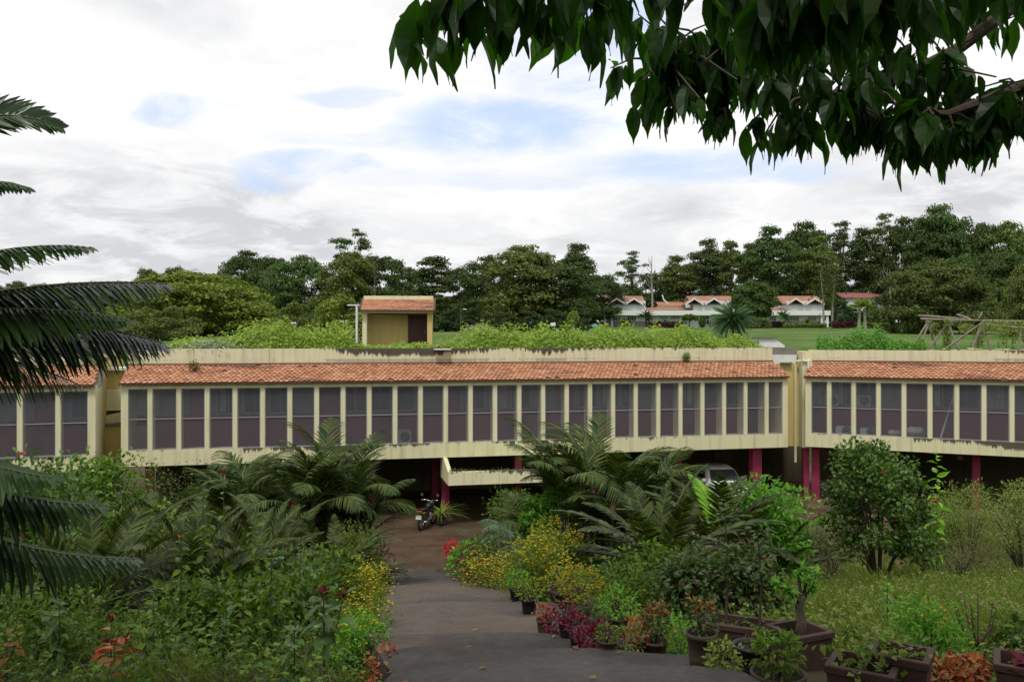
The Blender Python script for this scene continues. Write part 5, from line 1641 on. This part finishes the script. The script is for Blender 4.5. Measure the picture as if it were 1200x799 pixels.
L_BIGG = leafmat('broad_green_leaf', ((.03, .075, .015), (.06, .13, .02), (.10, .19, .03)), .35, .28, .5)
sapling('broad leafed shrub with red tip, nearest the path in the lowest planting', gp(380, 5.6), .62, 22, L_BIGG, .15, name='broad_leaf_plant', cat='plant', branch=2, tipmat=L_MAROON, seed=1, lw=.38)
sapling('tall leggy sapling in the middle of the lower planting', gp(238, 7.2), 1.25, 30, L_SHRUB, .10, seed=2)
sapling('leggy sapling with bronze tips left of the broad leafed shrub', gp(318, 6.6), .85, 26, L_MIXED, .085, seed=3, tipmat=L_CORAL)
sapling('thin sapling standing beside the tall leggy one', gp(212, 6.4), .85, 24, L_SHRUB, .09, seed=4, tipmat=L_CORAL)
sapling('short leggy sapling before the dense leafy bush', gp(285, 5.9), .55, 22, L_SHRUB, .085, seed=5)
sapling('croton with pink and yellow leaves under the drooping palm fronds', gp(130, 5.4), .42, 24, L_CORAL, .11, name='croton', cat='plant', branch=3, tipmat=L_MAROON, seed=6, lw=.34)
sapling('small coral tipped plant in the frame corner', gp(8, 5.5), .3, 16, L_CORAL, .07, name='croton', cat='plant', branch=2, seed=7)
sapling('upright sapling before the big dark cycad', gp(262, 10.5), 1.6, 40, L_SHRUB, .12, seed=8, branch=2)

# ------------------------------------------------------------------ weeds and grass on the banks (nobody could count them)


def ground_cover(name, label, n, xr, yr, mat, leaf, h, tpl, up, keep, lw=.35, cat=None, dens=1.0):
    mb = MB(); P_, D_, N_, L_ = [], [], [], []
    k = 0
    while k < n:
        y = yr[0] + (yr[1] - yr[0]) * random.random() ** 1.25
        x = (random.uniform(*xr) - 600) / 1000 * y
        if not keep(x, y): k += .2; continue
        k += 1
        P_.append((x, y, bumpy(x, y) + h * random.random() ** 1.6 * (0.6 + .4 * math.sin(x * 2.3 + y * 1.1) ** 2)))
        a = random.uniform(0, 6.28)
        D_.append((math.cos(a), math.sin(a), up + random.uniform(-.3, .3)))
        N_.append((random.gauss(0, .4), random.gauss(0, .4), 1) if up < 1 else (math.cos(a + 1.6), math.sin(a + 1.6), .2))
        L_.append(leaf * random.uniform(.55, 1.3) * min(1.6, .65 + y / 22))
    L_ = np.array(L_)
    mb.leaves(P_, D_, N_, L_, L_ * lw, tpl)
    return tag(mb.build(name, mat), label, cat, kind='stuff')


right_bank = lambda x, y: x > path_x(y) + (.95 if y > 12 else 1.25)
left_bank = lambda x, y: x < path_x(y) - 1.15
ground_cover('grass', 'long unmown grass on the bank right of the ramp', 17000, (640, 1270), (7.0, 25.4), L_GRASS, .2, .14, T_BLADE, 1.7, right_bank, .07)
ground_cover('weeds', 'small leafed weeds among the grass on the bank', 22000, (640, 1270), (5.0, 25.4), L_WEED, .055, .36, T_FOLD, .3, lambda x, y: right_bank(x, y) and (y > 7.2 or x > 2.9) and (math.sin(x * .9 + 2) * math.sin(y * .7) > -.75) and not (2.5 < x < 11 and 16.8 < y < 20.5 and random.random() < .85), .5)
ground_cover('grass', 'thin grass on the bare earth below the far right wing', 4200, (880, 1270), (25.6, 33), L_GRASS, .15, .05, T_BLADE, 1.5, lambda x, y: math.sin(x * .8) + math.sin(y * 1.3 + x * .3) > -.2, .09)
ground_cover('undergrowth', 'low leafy undergrowth covering the bed left of the ramp', 16000, (-80, 520), (4.6, 25), L_UNDER, .07, .30, T_FOLD, .25, left_bank, .5)
ground_cover('grass', 'grass tufts among the undergrowth of the shady bed', 5000, (-80, 500), (4.6, 16), L_GRASS, .17, .1, T_BLADE, 1.6, left_bank, .07)
ground_cover('undergrowth', 'leafy undergrowth between the shrubs right of the ramp', 6000, (540, 960), (8.5, 25), L_SHRUB, .08, .28, T_FOLD, .25, lambda x, y: x > path_x(y) + 1.1 and x < path_x(y) + 5, .5)

ground_cover('weeds', 'small weeds spilling over the edges of the ramp', 3600, (330, 900), (4.8, 25), L_WEED, .06, .10, T_FOLD, .4, lambda x, y: -1.3 < x - path_x(y) < -.85 or (.98 < x - path_x(y) < 1.3), .42)
# ------------------------------------------------------------------ pots along the ramp
POTP = [(.0, 0), (.72, 0), (.80, .30), (.92, .86), (1.03, .88), (1.04, 1.0), (.94, 1.0), (.88, .86), (.86, .8)]


def pot_mesh(r, h, mat):
    return MB().lathe([(a * r, b * h) for a, b in POTP], 22, cap=False).mesh('pot', mat, True)


def path_z(x, y):
    """height of what lies under a point: the ramp or the bank"""
    d = x - path_x(y)
    if -1.05 < d < 1.05:
        k = max(i for i in range(len(edges) - 1) if edges[i] <= max(y, edges[0]))
        return gz(0, y) + .02 + .153 * (y - edges[k]) / (edges[k + 1] - edges[k]) - .025
    return bumpy(x, y)


def potted(px, py_base, wpx, hpx, label, mat, build, name='potted_plant', dy=0):
    """a round pot whose foot shows at (px, py_base)"""
    Y = 889 / (py_base - 637) + dy
    x = (px - 600) / 1000 * Y
    k = Y / 1000
    t = thing(name, label, 'potted plant', (x, Y, path_z(x, Y)), random.uniform(0, 6))
    r = wpx * k / 2; h = hpx * k
    place('pot', pot_mesh(r, h, mat), t)
    MB().lathe([(0, h * .84), (r * .5, h * .86), (r * .88, h * .83)], 16, cap=False).build('soil', M_POTSOIL, t)
    build(t, r, h)
    return t


def fol(mat, R_, H_, n, leaf, lw=.5, flowers=None, tpl=T_FOLD, stems=6, up=.1, tip=None):
    def go(t, r, h):
        sd = random.randint(0, 9999); rs = np.random.default_rng(sd)
        rr = R_ * r * 1.18; hh = H_ * r * 1.2
        st = MB()
        for k in range(stems):
            a = k * 6.28 / stems + rs.uniform(-.3, .3)
            st.tube([(0, 0, h * .8), (rr * .25 * math.cos(a), rr * .25 * math.sin(a), h + hh * .35), (rr * .6 * math.cos(a), rr * .6 * math.sin(a), h + hh * .8)], [.05 * r, .04 * r, .015 * r], 5)
        st.build('stem', M_STEM, t)
        d = rs.normal(size=(n, 3)); d /= np.linalg.norm(d, axis=1, keepdims=True)
        bl = 1 + .22 * np.sin(d[:, 0:1] * 5 + sd) * np.cos(d[:, 1:2] * 4)
        pos = d * rs.uniform(.3, 1, (n, 1)) ** .5 * bl * np.array([rr, rr, hh * .5]) + np.array([0, 0, h + hh * .46])
        D = d * .8 + rs.normal(size=(n, 3)) * .45 + np.array([0, 0, up])
        L = leaf * r * rs.uniform(.6, 1.25, n)
        MB().leaves(pos, D, rs.normal(size=(n, 3)) * .45 + np.array([0, 0, 1]) + d * .4, L, L * lw, tpl).build('foliage', mat, t)
        if tip:
            m = n // 3
            top = pos[np.argsort(-pos[:, 2])[:m]]
            L = leaf * r * rs.uniform(.6, 1.1, m)
            MB().leaves(top + np.array([0, 0, .03 * r]), rs.normal(size=(m, 3)) + np.array([0, 0, .6]), rs.normal(size=(m, 3)) * .4 + np.array([0, 0, 1]), L, L * lw, tpl).build('tip_foliage', tip, t)
        if flowers:
            fm_, nf, fs = flowers
            sh = pos[(np.linalg.norm((pos - np.array([0, 0, h + hh * .46])) / np.array([rr, rr, hh * .5]), axis=1) > .75)]
            fp = sh[rs.integers(0, len(sh), nf)] + np.array([0, 0, .06 * r])
            f = MB()
            for j in range(6):
                a = j * 1.047 + rs.uniform(0, 6, nf)
                f.leaves(fp, np.stack([np.cos(a), np.sin(a), rs.uniform(.1, .5, nf)], 1), np.array([0, -.4, 1.]) + rs.normal(0, .3, (nf, 3)), fs * r, fs * r * .8, T_DIA)
            f.build('blossom', fm_, t)
    return go


potted(606, 712, 19, 20, 'black pot with small green plant, farthest along the ramp edge', M_BLACK, fol(L_BRIGHT, 1.3, 1.8, 160, .55))
potted(620, 729, 20, 19, 'black pot with bushy yellow green plant beside the large yellow bush', M_BLACK, fol(L_YFOL, 1.6, 2.0, 260, .4, .5, (L_YELLOW, 20, .12)))
potted(662, 722, 40, 32, 'big terracotta pot half hidden under the large yellow flowering bush', M_TERRA, fol(L_YFOL, 1.1, 1.0, 300, .25, .4, (L_YELLOW, 60, .07)), dy=1.0)
potted(638, 755, 19, 22, 'mossy pot with coral leafed plant, first of the low row', M_TERRAD, fol(L_CORAL, 1.0, 1.5, 150, .5, .6))
potted(650, 764, 16, 20, 'black pot overflowing with maroon leaves next to the mossy coral pot', M_BLACK, fol(L_MAROON, 1.6, 2.6, 240, .6, .55))
potted(663, 768, 18, 20, 'black pot with magenta maroon leaves under the yellow daisies', M_BLACK, fol(L_MAROON, 1.5, 2.4, 240, .6, .55))
potted(680, 752, 30, 26, 'dark pot crowned with a dome of yellow daisies', M_TERRAD, fol(L_YFOL, 1.75, 2.6, 700, .32, .45, (L_ORANGE, 150, .14)), dy=.3)
potted(677, 776, 20, 20, 'black pot with crimson leaves hanging towards the ramp', M_BLACK, fol(L_MAROON, 1.5, 2.0, 220, .6, .5))
potted(700, 783, 26, 20, 'low mossy pot full of dark maroon leaves', M_TERRAD, fol(L_MAROON, 1.6, 1.7, 320, .6, .5))
potted(693, 764, 24, 22, 'pot with bronze brown foliage behind the maroon leaves', M_TERRAD, fol(L_MIXED, 1.6, 2.4, 320, .4, .5), dy=.3)
potted(712, 789, 24, 14, 'wide shallow mossy bowl with small green plant at the ramp edge', M_TERRAD, fol(L_SHRUB, 1.0, 1.3, 160, .4, .5))
potted(733, 784, 23, 18, 'mossy pot with grey green leaves between bowl and orange leafed pot', M_TERRAD, fol(L_WEED, 1.4, 2.0, 260, .4, .6))
potted(724, 770, 26, 22, 'pot of bright green leaves with a few yellow flowers', M_TERRAD, fol(L_BRIGHT, 1.6, 2.3, 360, .42, .5, (L_YELLOW, 20, .12)), dy=.2)
potted(748, 783, 22, 24, 'dark pot with orange coral foliage', M_TERRAD, fol(L_CORAL, 1.35, 2.5, 380, .34, .6))
potted(768, 783, 29, 28, 'mossy pot with upright coral and red leafed coleus', M_TERRAD, fol(L_MIXED, 1.0, 2.7, 260, .5, .5, tip=L_CORAL))
potted(797, 778, 26, 26, 'black pot hidden by bright green feathery leaves', M_BLACK, fol(L_BRIGHT, 1.8, 2.9, 520, .55, .3))
potted(822, 798, 36, 42, 'large mossy pot with coral coleus, nearest the lower frame', M_TERRAD, fol(L_MIXED, .85, 1.9, 260, .38, .5, tip=L_CORAL))
potted(849, 806, 39, 30, 'mossy pot with yellow variegated leaves', M_TERRAD, fol(L_VARIE, .95, 2.0, 320, .34, .62))
potted(912, 812, 62, 40, 'wide pot of pale green whorled leaves in front of the square planter', M_TERRAD, fol(L_WEED, .85, 1.25, 240, .34, .36, tpl=T_BIGF, tip=L_BRIGHT))
potted(880, 784, 42, 36, 'round black tub with two thin saplings behind the variegated pot', M_BLACK, fol(L_DRY, .4, .4, 30, .2))
potted(425, 738, 24, 20, 'black pot among the yellow flowers on the left path edge', M_BLACK, fol(L_BRIGHT, 1.2, 1.0, 200, .5))
potted(872, 818, 24, 16, 'small pot of bright green leaves cut by the lower frame', M_TERRAD, fol(L_BRIGHT, 1.2, 1.6, 220, .5))


def trough(label, loc, wx, wy, h, rz, mat, taper=.84):
    t = thing('planter', label, 'planter', loc, rz)
    m = MB()

    def ring(s, z, i=0.0): return [(-(wx / 2 - i) * s, -(wy / 2 - i) * s, z), ((wx / 2 - i) * s, -(wy / 2 - i) * s, z), ((wx / 2 - i) * s, (wy / 2 - i) * s, z), (-(wx / 2 - i) * s, (wy / 2 - i) * s, z)]
    m.loft([ring(taper, 0), ring(.97, h - .045), ring(1.03, h - .04), ring(1.04, h - .006), ring(1.02, h), ring(1.0, h, .03), ring(.97, h - .09, .03)], cap=False)
    m.build('box', mat, t)
    MB().loft([ring(.965, h - .10, .032), ring(.965, h - .085, .032)]).build('soil', M_POTSOIL, t)
    return t


# square planter with a small twisted plant
pl = gp(937, 6.2)
t = trough('square terracotta planter with a stubby twisted plant', pl + Vector((0, 0, .0)), .33, .33, .31, R(24), M_TERRA, .78)
MB().tube([(0, 0, .2), (.02, 0, .36), (.0, .01, .46), (.03, .0, .54)], [.05, .035, .03, .02], 8).build('stem', M_BARK, t, True)
br = MB(); fo = MB()
for (dx, dz) in ((-.24, .16), (.16, .18), (.02, .22), (.12, .08), (-.1, .1)):
    br.tube([(.02, 0, .48), (dx * .5, .02, .5 + dz * .7), (dx, 0, .5 + dz)], [.018, .012, .006], 5)
    n = 34
    c = np.array([[dx * s, 0, .5 + dz * s] for s in rng.uniform(.5, 1.1, n)])
    fo.leaves(c, rdir(n) + np.array([0, 0, .2]), rdir(n) * .4 + np.array([0, 0, 1]), rng.uniform(.05, .09, n), rng.uniform(.022, .036, n), T_FOLD)
br.build('branch', M_STEM, t); fo.build('foliage', L_BRIGHT, t)
# long planter behind it with two saplings
t = trough('long terracotta planter with two tall thin saplings', gp(868, 6.8), .58, .30, .26, R(-24), M_TERRA)
for (x, h_, sd) in ((-.12, 1.0, 1), (.14, .85, 2)):
    st = MB().tube([(x, 0, .15), (x + .02, .01, .15 + h_ * .5), (x - .01, 0, .15 + h_)], [.012, .009, .004], 6).build('sapling_stem', M_STEM, t)
    n = 90
    zz = rng.uniform(.45, 1.05, n)
    a = rng.uniform(0, 6.28, n)
    pos = np.stack([x + rng.normal(0, .07, n), rng.normal(0, .07, n), .15 + h_ * zz], 1)
    MB().leaves(pos, np.stack([np.cos(a), np.sin(a), rng.uniform(-.4, .3, n)], 1), rdir(n) * .4 + np.array([0, 0, 1]), rng.uniform(.05, .09, n), rng.uniform(.03, .045, n), T_FOLD).build('foliage', L_MIXED, st)
n = 60
MB().leaves(np.stack([rng.uniform(-.26, .26, n), rng.uniform(-.1, .1, n), rng.uniform(.17, .26, n)], 1), rdir(n), rdir(n) * .4 + np.array([0, 0, 1]), .05, .03, T_FOLD).build('foliage', L_SHRUB, t)
# two planters at the lower frame
t = trough('rectangular terracotta planter with trailing green seedlings', gp(1012, 4.65), .34, .30, .24, R(-32), M_TERRA)
n = 150
MB().leaves(np.stack([rng.normal(0, .1, n), rng.normal(0, .1, n), rng.uniform(.17, .36, n)], 1), rdir(n), rdir(n) * .4 + np.array([0, 0, 1]), rng.uniform(.04, .07, n), rng.uniform(.025, .04, n), T_FOLD).build('foliage', L_WEED, t)
t = trough('terracotta planter cut by the frame edge with maroon leaves', gp(1205, 4.95), .34, .30, .26, R(-30), M_TERRA)
n = 26
d = rdir(n); d[:, 2] = np.abs(d[:, 2]) * .7
MB().leaves(np.stack([rng.normal(0, .05, n), rng.normal(-.05, .05, n), rng.uniform(.2, .27, n)], 1), d, rdir(n) * .3 + np.array([0, 0, 1]), rng.uniform(.1, .17, n), rng.uniform(.04, .06, n), T_BIG).build('foliage', L_MAROON, t)
t = trough('terracotta planter beside the green seedlings, overgrown by yellow flowers', gp(1056, 4.7), .30, .28, .24, R(-32), M_TERRA)
n = 90
MB().leaves(np.stack([rng.normal(0, .1, n), rng.normal(0, .08, n), rng.uniform(.17, .3, n)], 1), rdir(n), rdir(n) * .4 + np.array([0, 0, 1]), rng.uniform(.04, .06, n), rng.uniform(.02, .03, n), T_FOLD).build('foliage', L_WEED, t)
S('yellow_bush', 'bright green bush with orange yellow flowers beside the lower planters', 'bush', gp(1090, 5.7), .27, .40, 1500, L_BRIGHT, .05, .35, (L_ORANGE, 34, .018), 8, clumps=18, seed=50)
S('coral_plant', 'coral red leafed plant at the lower frame before the tall purple shrub', 'plant', gp(1125, 5.05), .16, .13, 600, L_CORAL, .05, .6, clumps=8, seed=51)
S('green_bush', 'bright leafed bush at the frame edge above the last planter', 'bush', gp(1192, 6.2), .22, .42, 420, L_SHRUB, .08, .5, clumps=8, seed=52)
S('green_bush', 'low leafy bush between long planter and bank grass', 'bush', gp(990, 7.2), .4, .34, 1200, L_WEED, .06, .5, clumps=14, seed=53)
t = sapling('tall purple stemmed shrub with few leaves at the lower frame', gp(1146, 5.7), .58, 30, L_MAROON, .045, name='purple_shrub', cat='shrub', branch=7, stem_r=.008, seed=20, lw=.3)
sapling('thin sapling with yellow green leaves on the grassy bank', gp(1040, 8.2), .5, 20, L_BRIGHT, .09, seed=21)
sapling('yellow green sapling above the hibiscus by the right wing', gp(1098, 21.5), 3.1, 30, L_LIME, .28, seed=22)

# pots and a strap leafed plant at the columns
t = thing('potted_plant', 'dark pot with maroon plant at the foot of the first column', 'potted plant', (P(434, 0, 32.6).x, 31.9, -7.0))
place('pot', pot_mesh(.22, .45, M_BLACK), t)
n = 160
MB().leaves(rdir(n) * np.array([.3, .3, .22]) + np.array([0, 0, .6]), rdir(n), rdir(n) + np.array([0, 0, 1]), .16, .08, T_FOLD).build('foliage', L_MAROON, t)
t = thing('strap_plant', 'potted plant with long arching strap leaves beside the motorbike', 'potted plant', (P(517, 0, 32.6).x, 32.5, -7.0))
place('pot', pot_mesh(.25, .4, M_TERRAD), t)
n = 46
a = rng.uniform(0, 6.28, n)
MB().leaves(np.tile([0, 0, .38], (n, 1)), np.stack([np.cos(a), np.sin(a), rng.uniform(.4, 1.8, n)], 1), np.array([0, 0, 1.]), rng.uniform(.65, .95, n), .05, long_leaf(.75)).build('foliage', L_VARIE, t)

# ------------------------------------------------------------------ the palm at the left, close to the camera
palm = thing('date_palm', 'dark feather palm at the left with fronds reaching over the view', 'palm', (-3.05, 3.4, -1.8))
KP = Vector((-3.05, 3.4, -1.8))
MB().tube([(0, 0, -.2), (.03, .02, .7), (0, 0, 1.35), (0, 0, 1.72)], [.24, .2, .18, .14], 12).build('trunk', M_BARK, palm)
crown = Vector((-3.05, 3.4, -.08))


def bez(a, b, c, n=13):
    return [tuple((Vector(a) * (1 - t) ** 2 + Vector(b) * 2 * t * (1 - t) + Vector(c) * t * t) - KP) for t in [i / (n - 1) for i in range(n)]]


def palm_frond(tip, mid, nl=60, ll=.30, lw=.04, vee=10, droop=.3, roll=0, ang=56):
    m = frond(bez(crown, mid, tip), nl, ll, lw, ang, vee, droop, [L_PALM, M_GSTEM], rach=.014, roll=roll, jit=4)
    place('frond', m, palm)


# tip (px, py, depth), control point
for (tp_, md, kw) in (((72, 150, 3.7), (-120, 70, 3.5), dict(vee=8, droop=.12, ll=.26, roll=62, nl=62)),
                      ((34, 222, 3.3), (-120, 170, 3.3), dict(vee=-10, droop=.3, ll=.2, roll=20)),
                      ((106, 291, 3.2), (-60, 270, 3.2), dict(vee=-14, droop=.35, ll=.22, roll=12)),
                      ((196, 333, 3.5), (-30, 318, 3.4), dict(vee=-38, droop=.3, ll=.31, roll=14, nl=66)),
                      ((190, 402, 3.6), (-20, 340, 3.5), dict(vee=-40, droop=.3, ll=.36, roll=12, nl=66)),
                      ((200, 408, 4.3), (20, 385, 4.0), dict(vee=-24, droop=.3, ll=.26, roll=18)),
                      ((118, 592, 3.0), (-130, 585, 3.0), dict(vee=-30, droop=.3, ll=.30, roll=12, nl=62)),
                      ((158, 655, 3.4), (-110, 655, 3.3), dict(vee=-34, droop=.3, ll=.30, roll=10, nl=62)),
                      ((60, 560, 2.8), (-120, 530, 2.9), dict(vee=-16, droop=.3, ll=.3, roll=16)),
                      ((150, 375, 3.3), (-60, 335, 3.3), dict(vee=-32, droop=.3, ll=.26, roll=12)),
                      ((95, 452, 4.1), (-60, 380, 3.8), dict(vee=-36, droop=.3, ll=.3, roll=10))):
    palm_frond(P(*tp_), P(*md), **kw)
for k in range(12):
    a = R(105 + k * 14)
    e = (.9, .5, .15)[k % 3]
    tipv = crown + Vector((math.cos(a) * 1.45, math.sin(a) * 1.45, e * 1.3 - .55)); mid = crown + Vector((math.cos(a) * .85, math.sin(a) * .85, e * 1.3 + .25))
    palm_frond(tipv, mid, vee=-15, roll=0)

# ------------------------------------------------------------------ the tree overhead: trunk behind the camera, boughs hanging into the view
over = thing('overhanging_tree', 'large leafed tree whose dark boughs hang into the top of the view', 'tree', (4.4, .6, -1.7))
KO = Vector((4.4, .6, -1.7))
loc_ = lambda v_: Vector(v_) - KO
MB().tube([loc_(p) for p in ((4.4, .6, -1.9), (4.45, .65, -.4), (4.35, .7, 1.2), (4.2, .8, 2.6), (4.0, .9, 4.2))], [.34, .26, .23, .2, .12], 12).build('trunk', M_BARK, over, True)


def bough(path, r0, r1, clusters, leafL, spread, per=(6, 10), down=1.0, lens=1.0, dens_pow=1.0, start=.18):
    pts = [Vector(p) for p in path]
    b = MB()
    b.tube([loc_(p) for p in pts], [r0 + (r1 - r0) * i / (len(pts) - 1) for i in range(len(pts))], 7)
    f = MB()
    for k in range(clusters):
        s = start + (1 - start) * ((k + random.random()) / clusters) ** dens_pow
        q = s * (len(pts) - 1); i = min(len(pts) - 2, int(q)); p = pts[i].lerp(pts[i + 1], q - i)
        e = p + Vector((random.uniform(-1, 1) * spread[0], random.uniform(-1, 1) * spread[1], random.uniform(-1, .55) * spread[2]))
        b.tube([loc_(p), loc_(p.lerp(e, .5) + Vector((0, 0, .02))), loc_(e)], [.006, .0045, .003], 4)
        n = random.randint(*per)
        a = rng.uniform(0, 6.28, n)
        tt = rng.uniform(0, 1, n)
        base = np.array([tuple(loc_(p.lerp(e, .45 + .55 * t_))) for t_ in tt])
        D = np.stack([np.cos(a) * .62, np.sin(a) * .62, np.full(n, -1.15 * down) + rng.normal(0, .5, n)], 1)
        N = np.stack([np.cos(a) + rng.normal(0, .5, n), np.sin(a) + rng.normal(0, .5, n), rng.uniform(.1, .9, n)], 1)
        L = leafL * rng.uniform(.6, 1.2, n) * lens
        f.leaves(base, D, N, L, L * rng.uniform(.32, .42, n), T_BIG)
    bo = b.build('branch', M_BARK, over)
    f.build('foliage', L_OVER, bo)


top0 = Vector((4.2, .9, 2.4))
B = lambda *a: P(*a)
bough([top0, B(1500, -260, 2.6), B(1150, -90, 2.4), B(900, -70, 2.3), B(740, -35, 2.25), B(640, -20, 2.2), B(560, -5, 2.2), B(492, 18, 2.2)], .07, .006, 40, .175, (.11, .2, .09), (2, 5), start=.42)
bough([top0, B(1500, -120, 3.2), B(1250, -40, 3.3), B(1060, 20, 3.3), B(930, 45, 3.3), B(850, 50, 3.3), B(790, 55, 3.3), B(765, 70, 3.3)], .08, .006, 92, .145, (.20, .34, .25), (4, 8), start=.36)
bough([B(1250, -40, 3.3), B(1120, 60, 3.2), B(1030, 105, 3.2), B(960, 112, 3.2), B(920, 112, 3.2)], .03, .006, 46, .145, (.17, .3, .16), (4, 8), start=.25)
bough([top0, B(1420, 40, 3.0), B(1260, 80, 3.0), B(1160, 118, 3.0), B(1110, 135, 3.0), B(1060, 130, 3.0)], .05, .006, 34, .16, (.13, .22, .10), (4, 7), start=.45)
bough([B(850, 50, 3.3), B(850, 80, 3.3), B(845, 115, 3.3), B(842, 140, 3.3)], .008, .003, 18, .10, (.05, .08, .06), (5, 7), start=.1)
bough([top0, B(1400, -160, 2.3), B(1120, -60, 2.2), B(980, -30, 2.2), B(900, -20, 2.2)], .06, .006, 40, .19, (.16, .2, .08), (4, 7), start=.35)
bough([top0, B(1500, -200, 2.0), B(1260, -60, 2.0), B(1160, -30, 2.0), B(1120, -20, 2.0)], .05, .006, 10, .14, (.12, .15, .05), (2, 4), start=.5)
# the crown above and behind, wholly over the frame: it is what shades the planting below
for k in range(30):
    a = k * 2.39996
    rr = 1.4 + 6.4 * math.sqrt((k + .5) / 30)
    c = Vector((1.0 + rr * math.cos(a), 1.8 + rr * math.sin(a), 0))
    c.z = max(2.6, .47 * c.y + 2.1) + random.uniform(0, 1.0)
    mid = Vector((4.1, .9, 3.4)).lerp(c, .5) + Vector((0, 0, .5))
    b = MB(); b.tube([loc_((4.1, .9, 3.0)), loc_(mid), loc_(c)], [.08, .05, .02], 6)
    n = 230
    d = rng.normal(size=(n, 3)) * np.array([1.2, 1.2, .45])
    pos = np.array(tuple(c)) + d
    ok = pos[:, 2] > np.maximum(1.2, .45 * pos[:, 1] + .5)
    pos = pos[ok]; n = len(pos)
    bo = b.build('branch', M_BARK, over)
    L = .24 * rng.uniform(.6, 1.2, n)
    MB().leaves(pos - np.array(tuple(KO)), rdir(n) * .7 + np.array([0, 0, -.7]), rdir(n) + np.array([0, 0, .5]), L, L * .42, T_BIG).build('foliage', L_OVER, bo)

for k, (px, Y, h_, mt, lf, lab) in enumerate(((345, 5.3, .38, L_BIGG, .10, 'short broad leafed seedling beside the red tipped shrub'), (180, 5.6, .5, L_SHRUB, .09, 'leggy seedling between the croton and the thin sapling'),
                                        (262, 5.2, .4, L_BIGG, .09, 'pale stemmed seedling at the lower frame under the leggy saplings'), (300, 7.6, 1.0, L_SHRUB, .1, 'tall seedling before the big dark cycad trunk'),
                                        (70, 5.8, .45, L_BIGG, .10, 'green seedling below the lowest palm frond'), (352, 8.2, .9, L_BIGG, .11, 'bright broad leafed sapling behind the red tipped shrub'))):
    sapling(lab, gp(px, Y), h_, 24, mt, lf, seed=60 + k, branch=k % 3)

rosette('tree_fern', 'pale', 'pale drooping fronds at the forecourt edge nearest the motorbike', 'fern', gp(580, 26.5), 26, 1.1, .8, .1, .6, stems=2, spread=.8, seed=31)
S('green_shrub', 'green shrub between the planter canopy and the pale fronds', 'shrub', gp(608, 28.5), 1.2, 1.7, 2200, L_SHRUB, .13, .45, clumps=20, seed=61)
S('olive_shrub', 'olive shrub low at the forecourt edge under the pale fronds', 'shrub', gp(585, 22.0), .8, .95, 1500, L_OLIVE, .1, .45, clumps=16, seed=62)
S('leggy_shrub', 'leggy green shrub between the cycads and the maroon flowers', 'shrub', gp(412, 22.5), .7, 1.5, 1600, L_SHRUB, .1, .45, clumps=18, seed=63)
# leaves fallen on the ramp and forecourt
mb = MB(); n = 260
ys_ = rng.uniform(3.4, 30, n); xs_ = np.array([path_x(y) + random.uniform(-1, 1.05) for y in ys_])
zs_ = np.array([(path_z(x, y) + .035) if y < 26 else -6.985 for x, y in zip(xs_, ys_)])
a = rng.uniform(0, 6.28, n)
mb.leaves(np.stack([xs_, ys_, zs_], 1), np.stack([np.cos(a), np.sin(a), rng.uniform(-.05, .2, n)], 1), np.array([0, 0, 1.]) + rng.normal(0, .15, (n, 3)), rng.uniform(.03, .085, n), rng.uniform(.015, .035, n), T_FOLD)
tag(mb.build('fallen_leaves', leafmat('dead_leaf', ((.10, .05, .02), (.2, .12, .04), (.3, .2, .07)), .8, .1)), 'dry leaves fallen on the ramp and forecourt', 'leaves', kind='stuff')
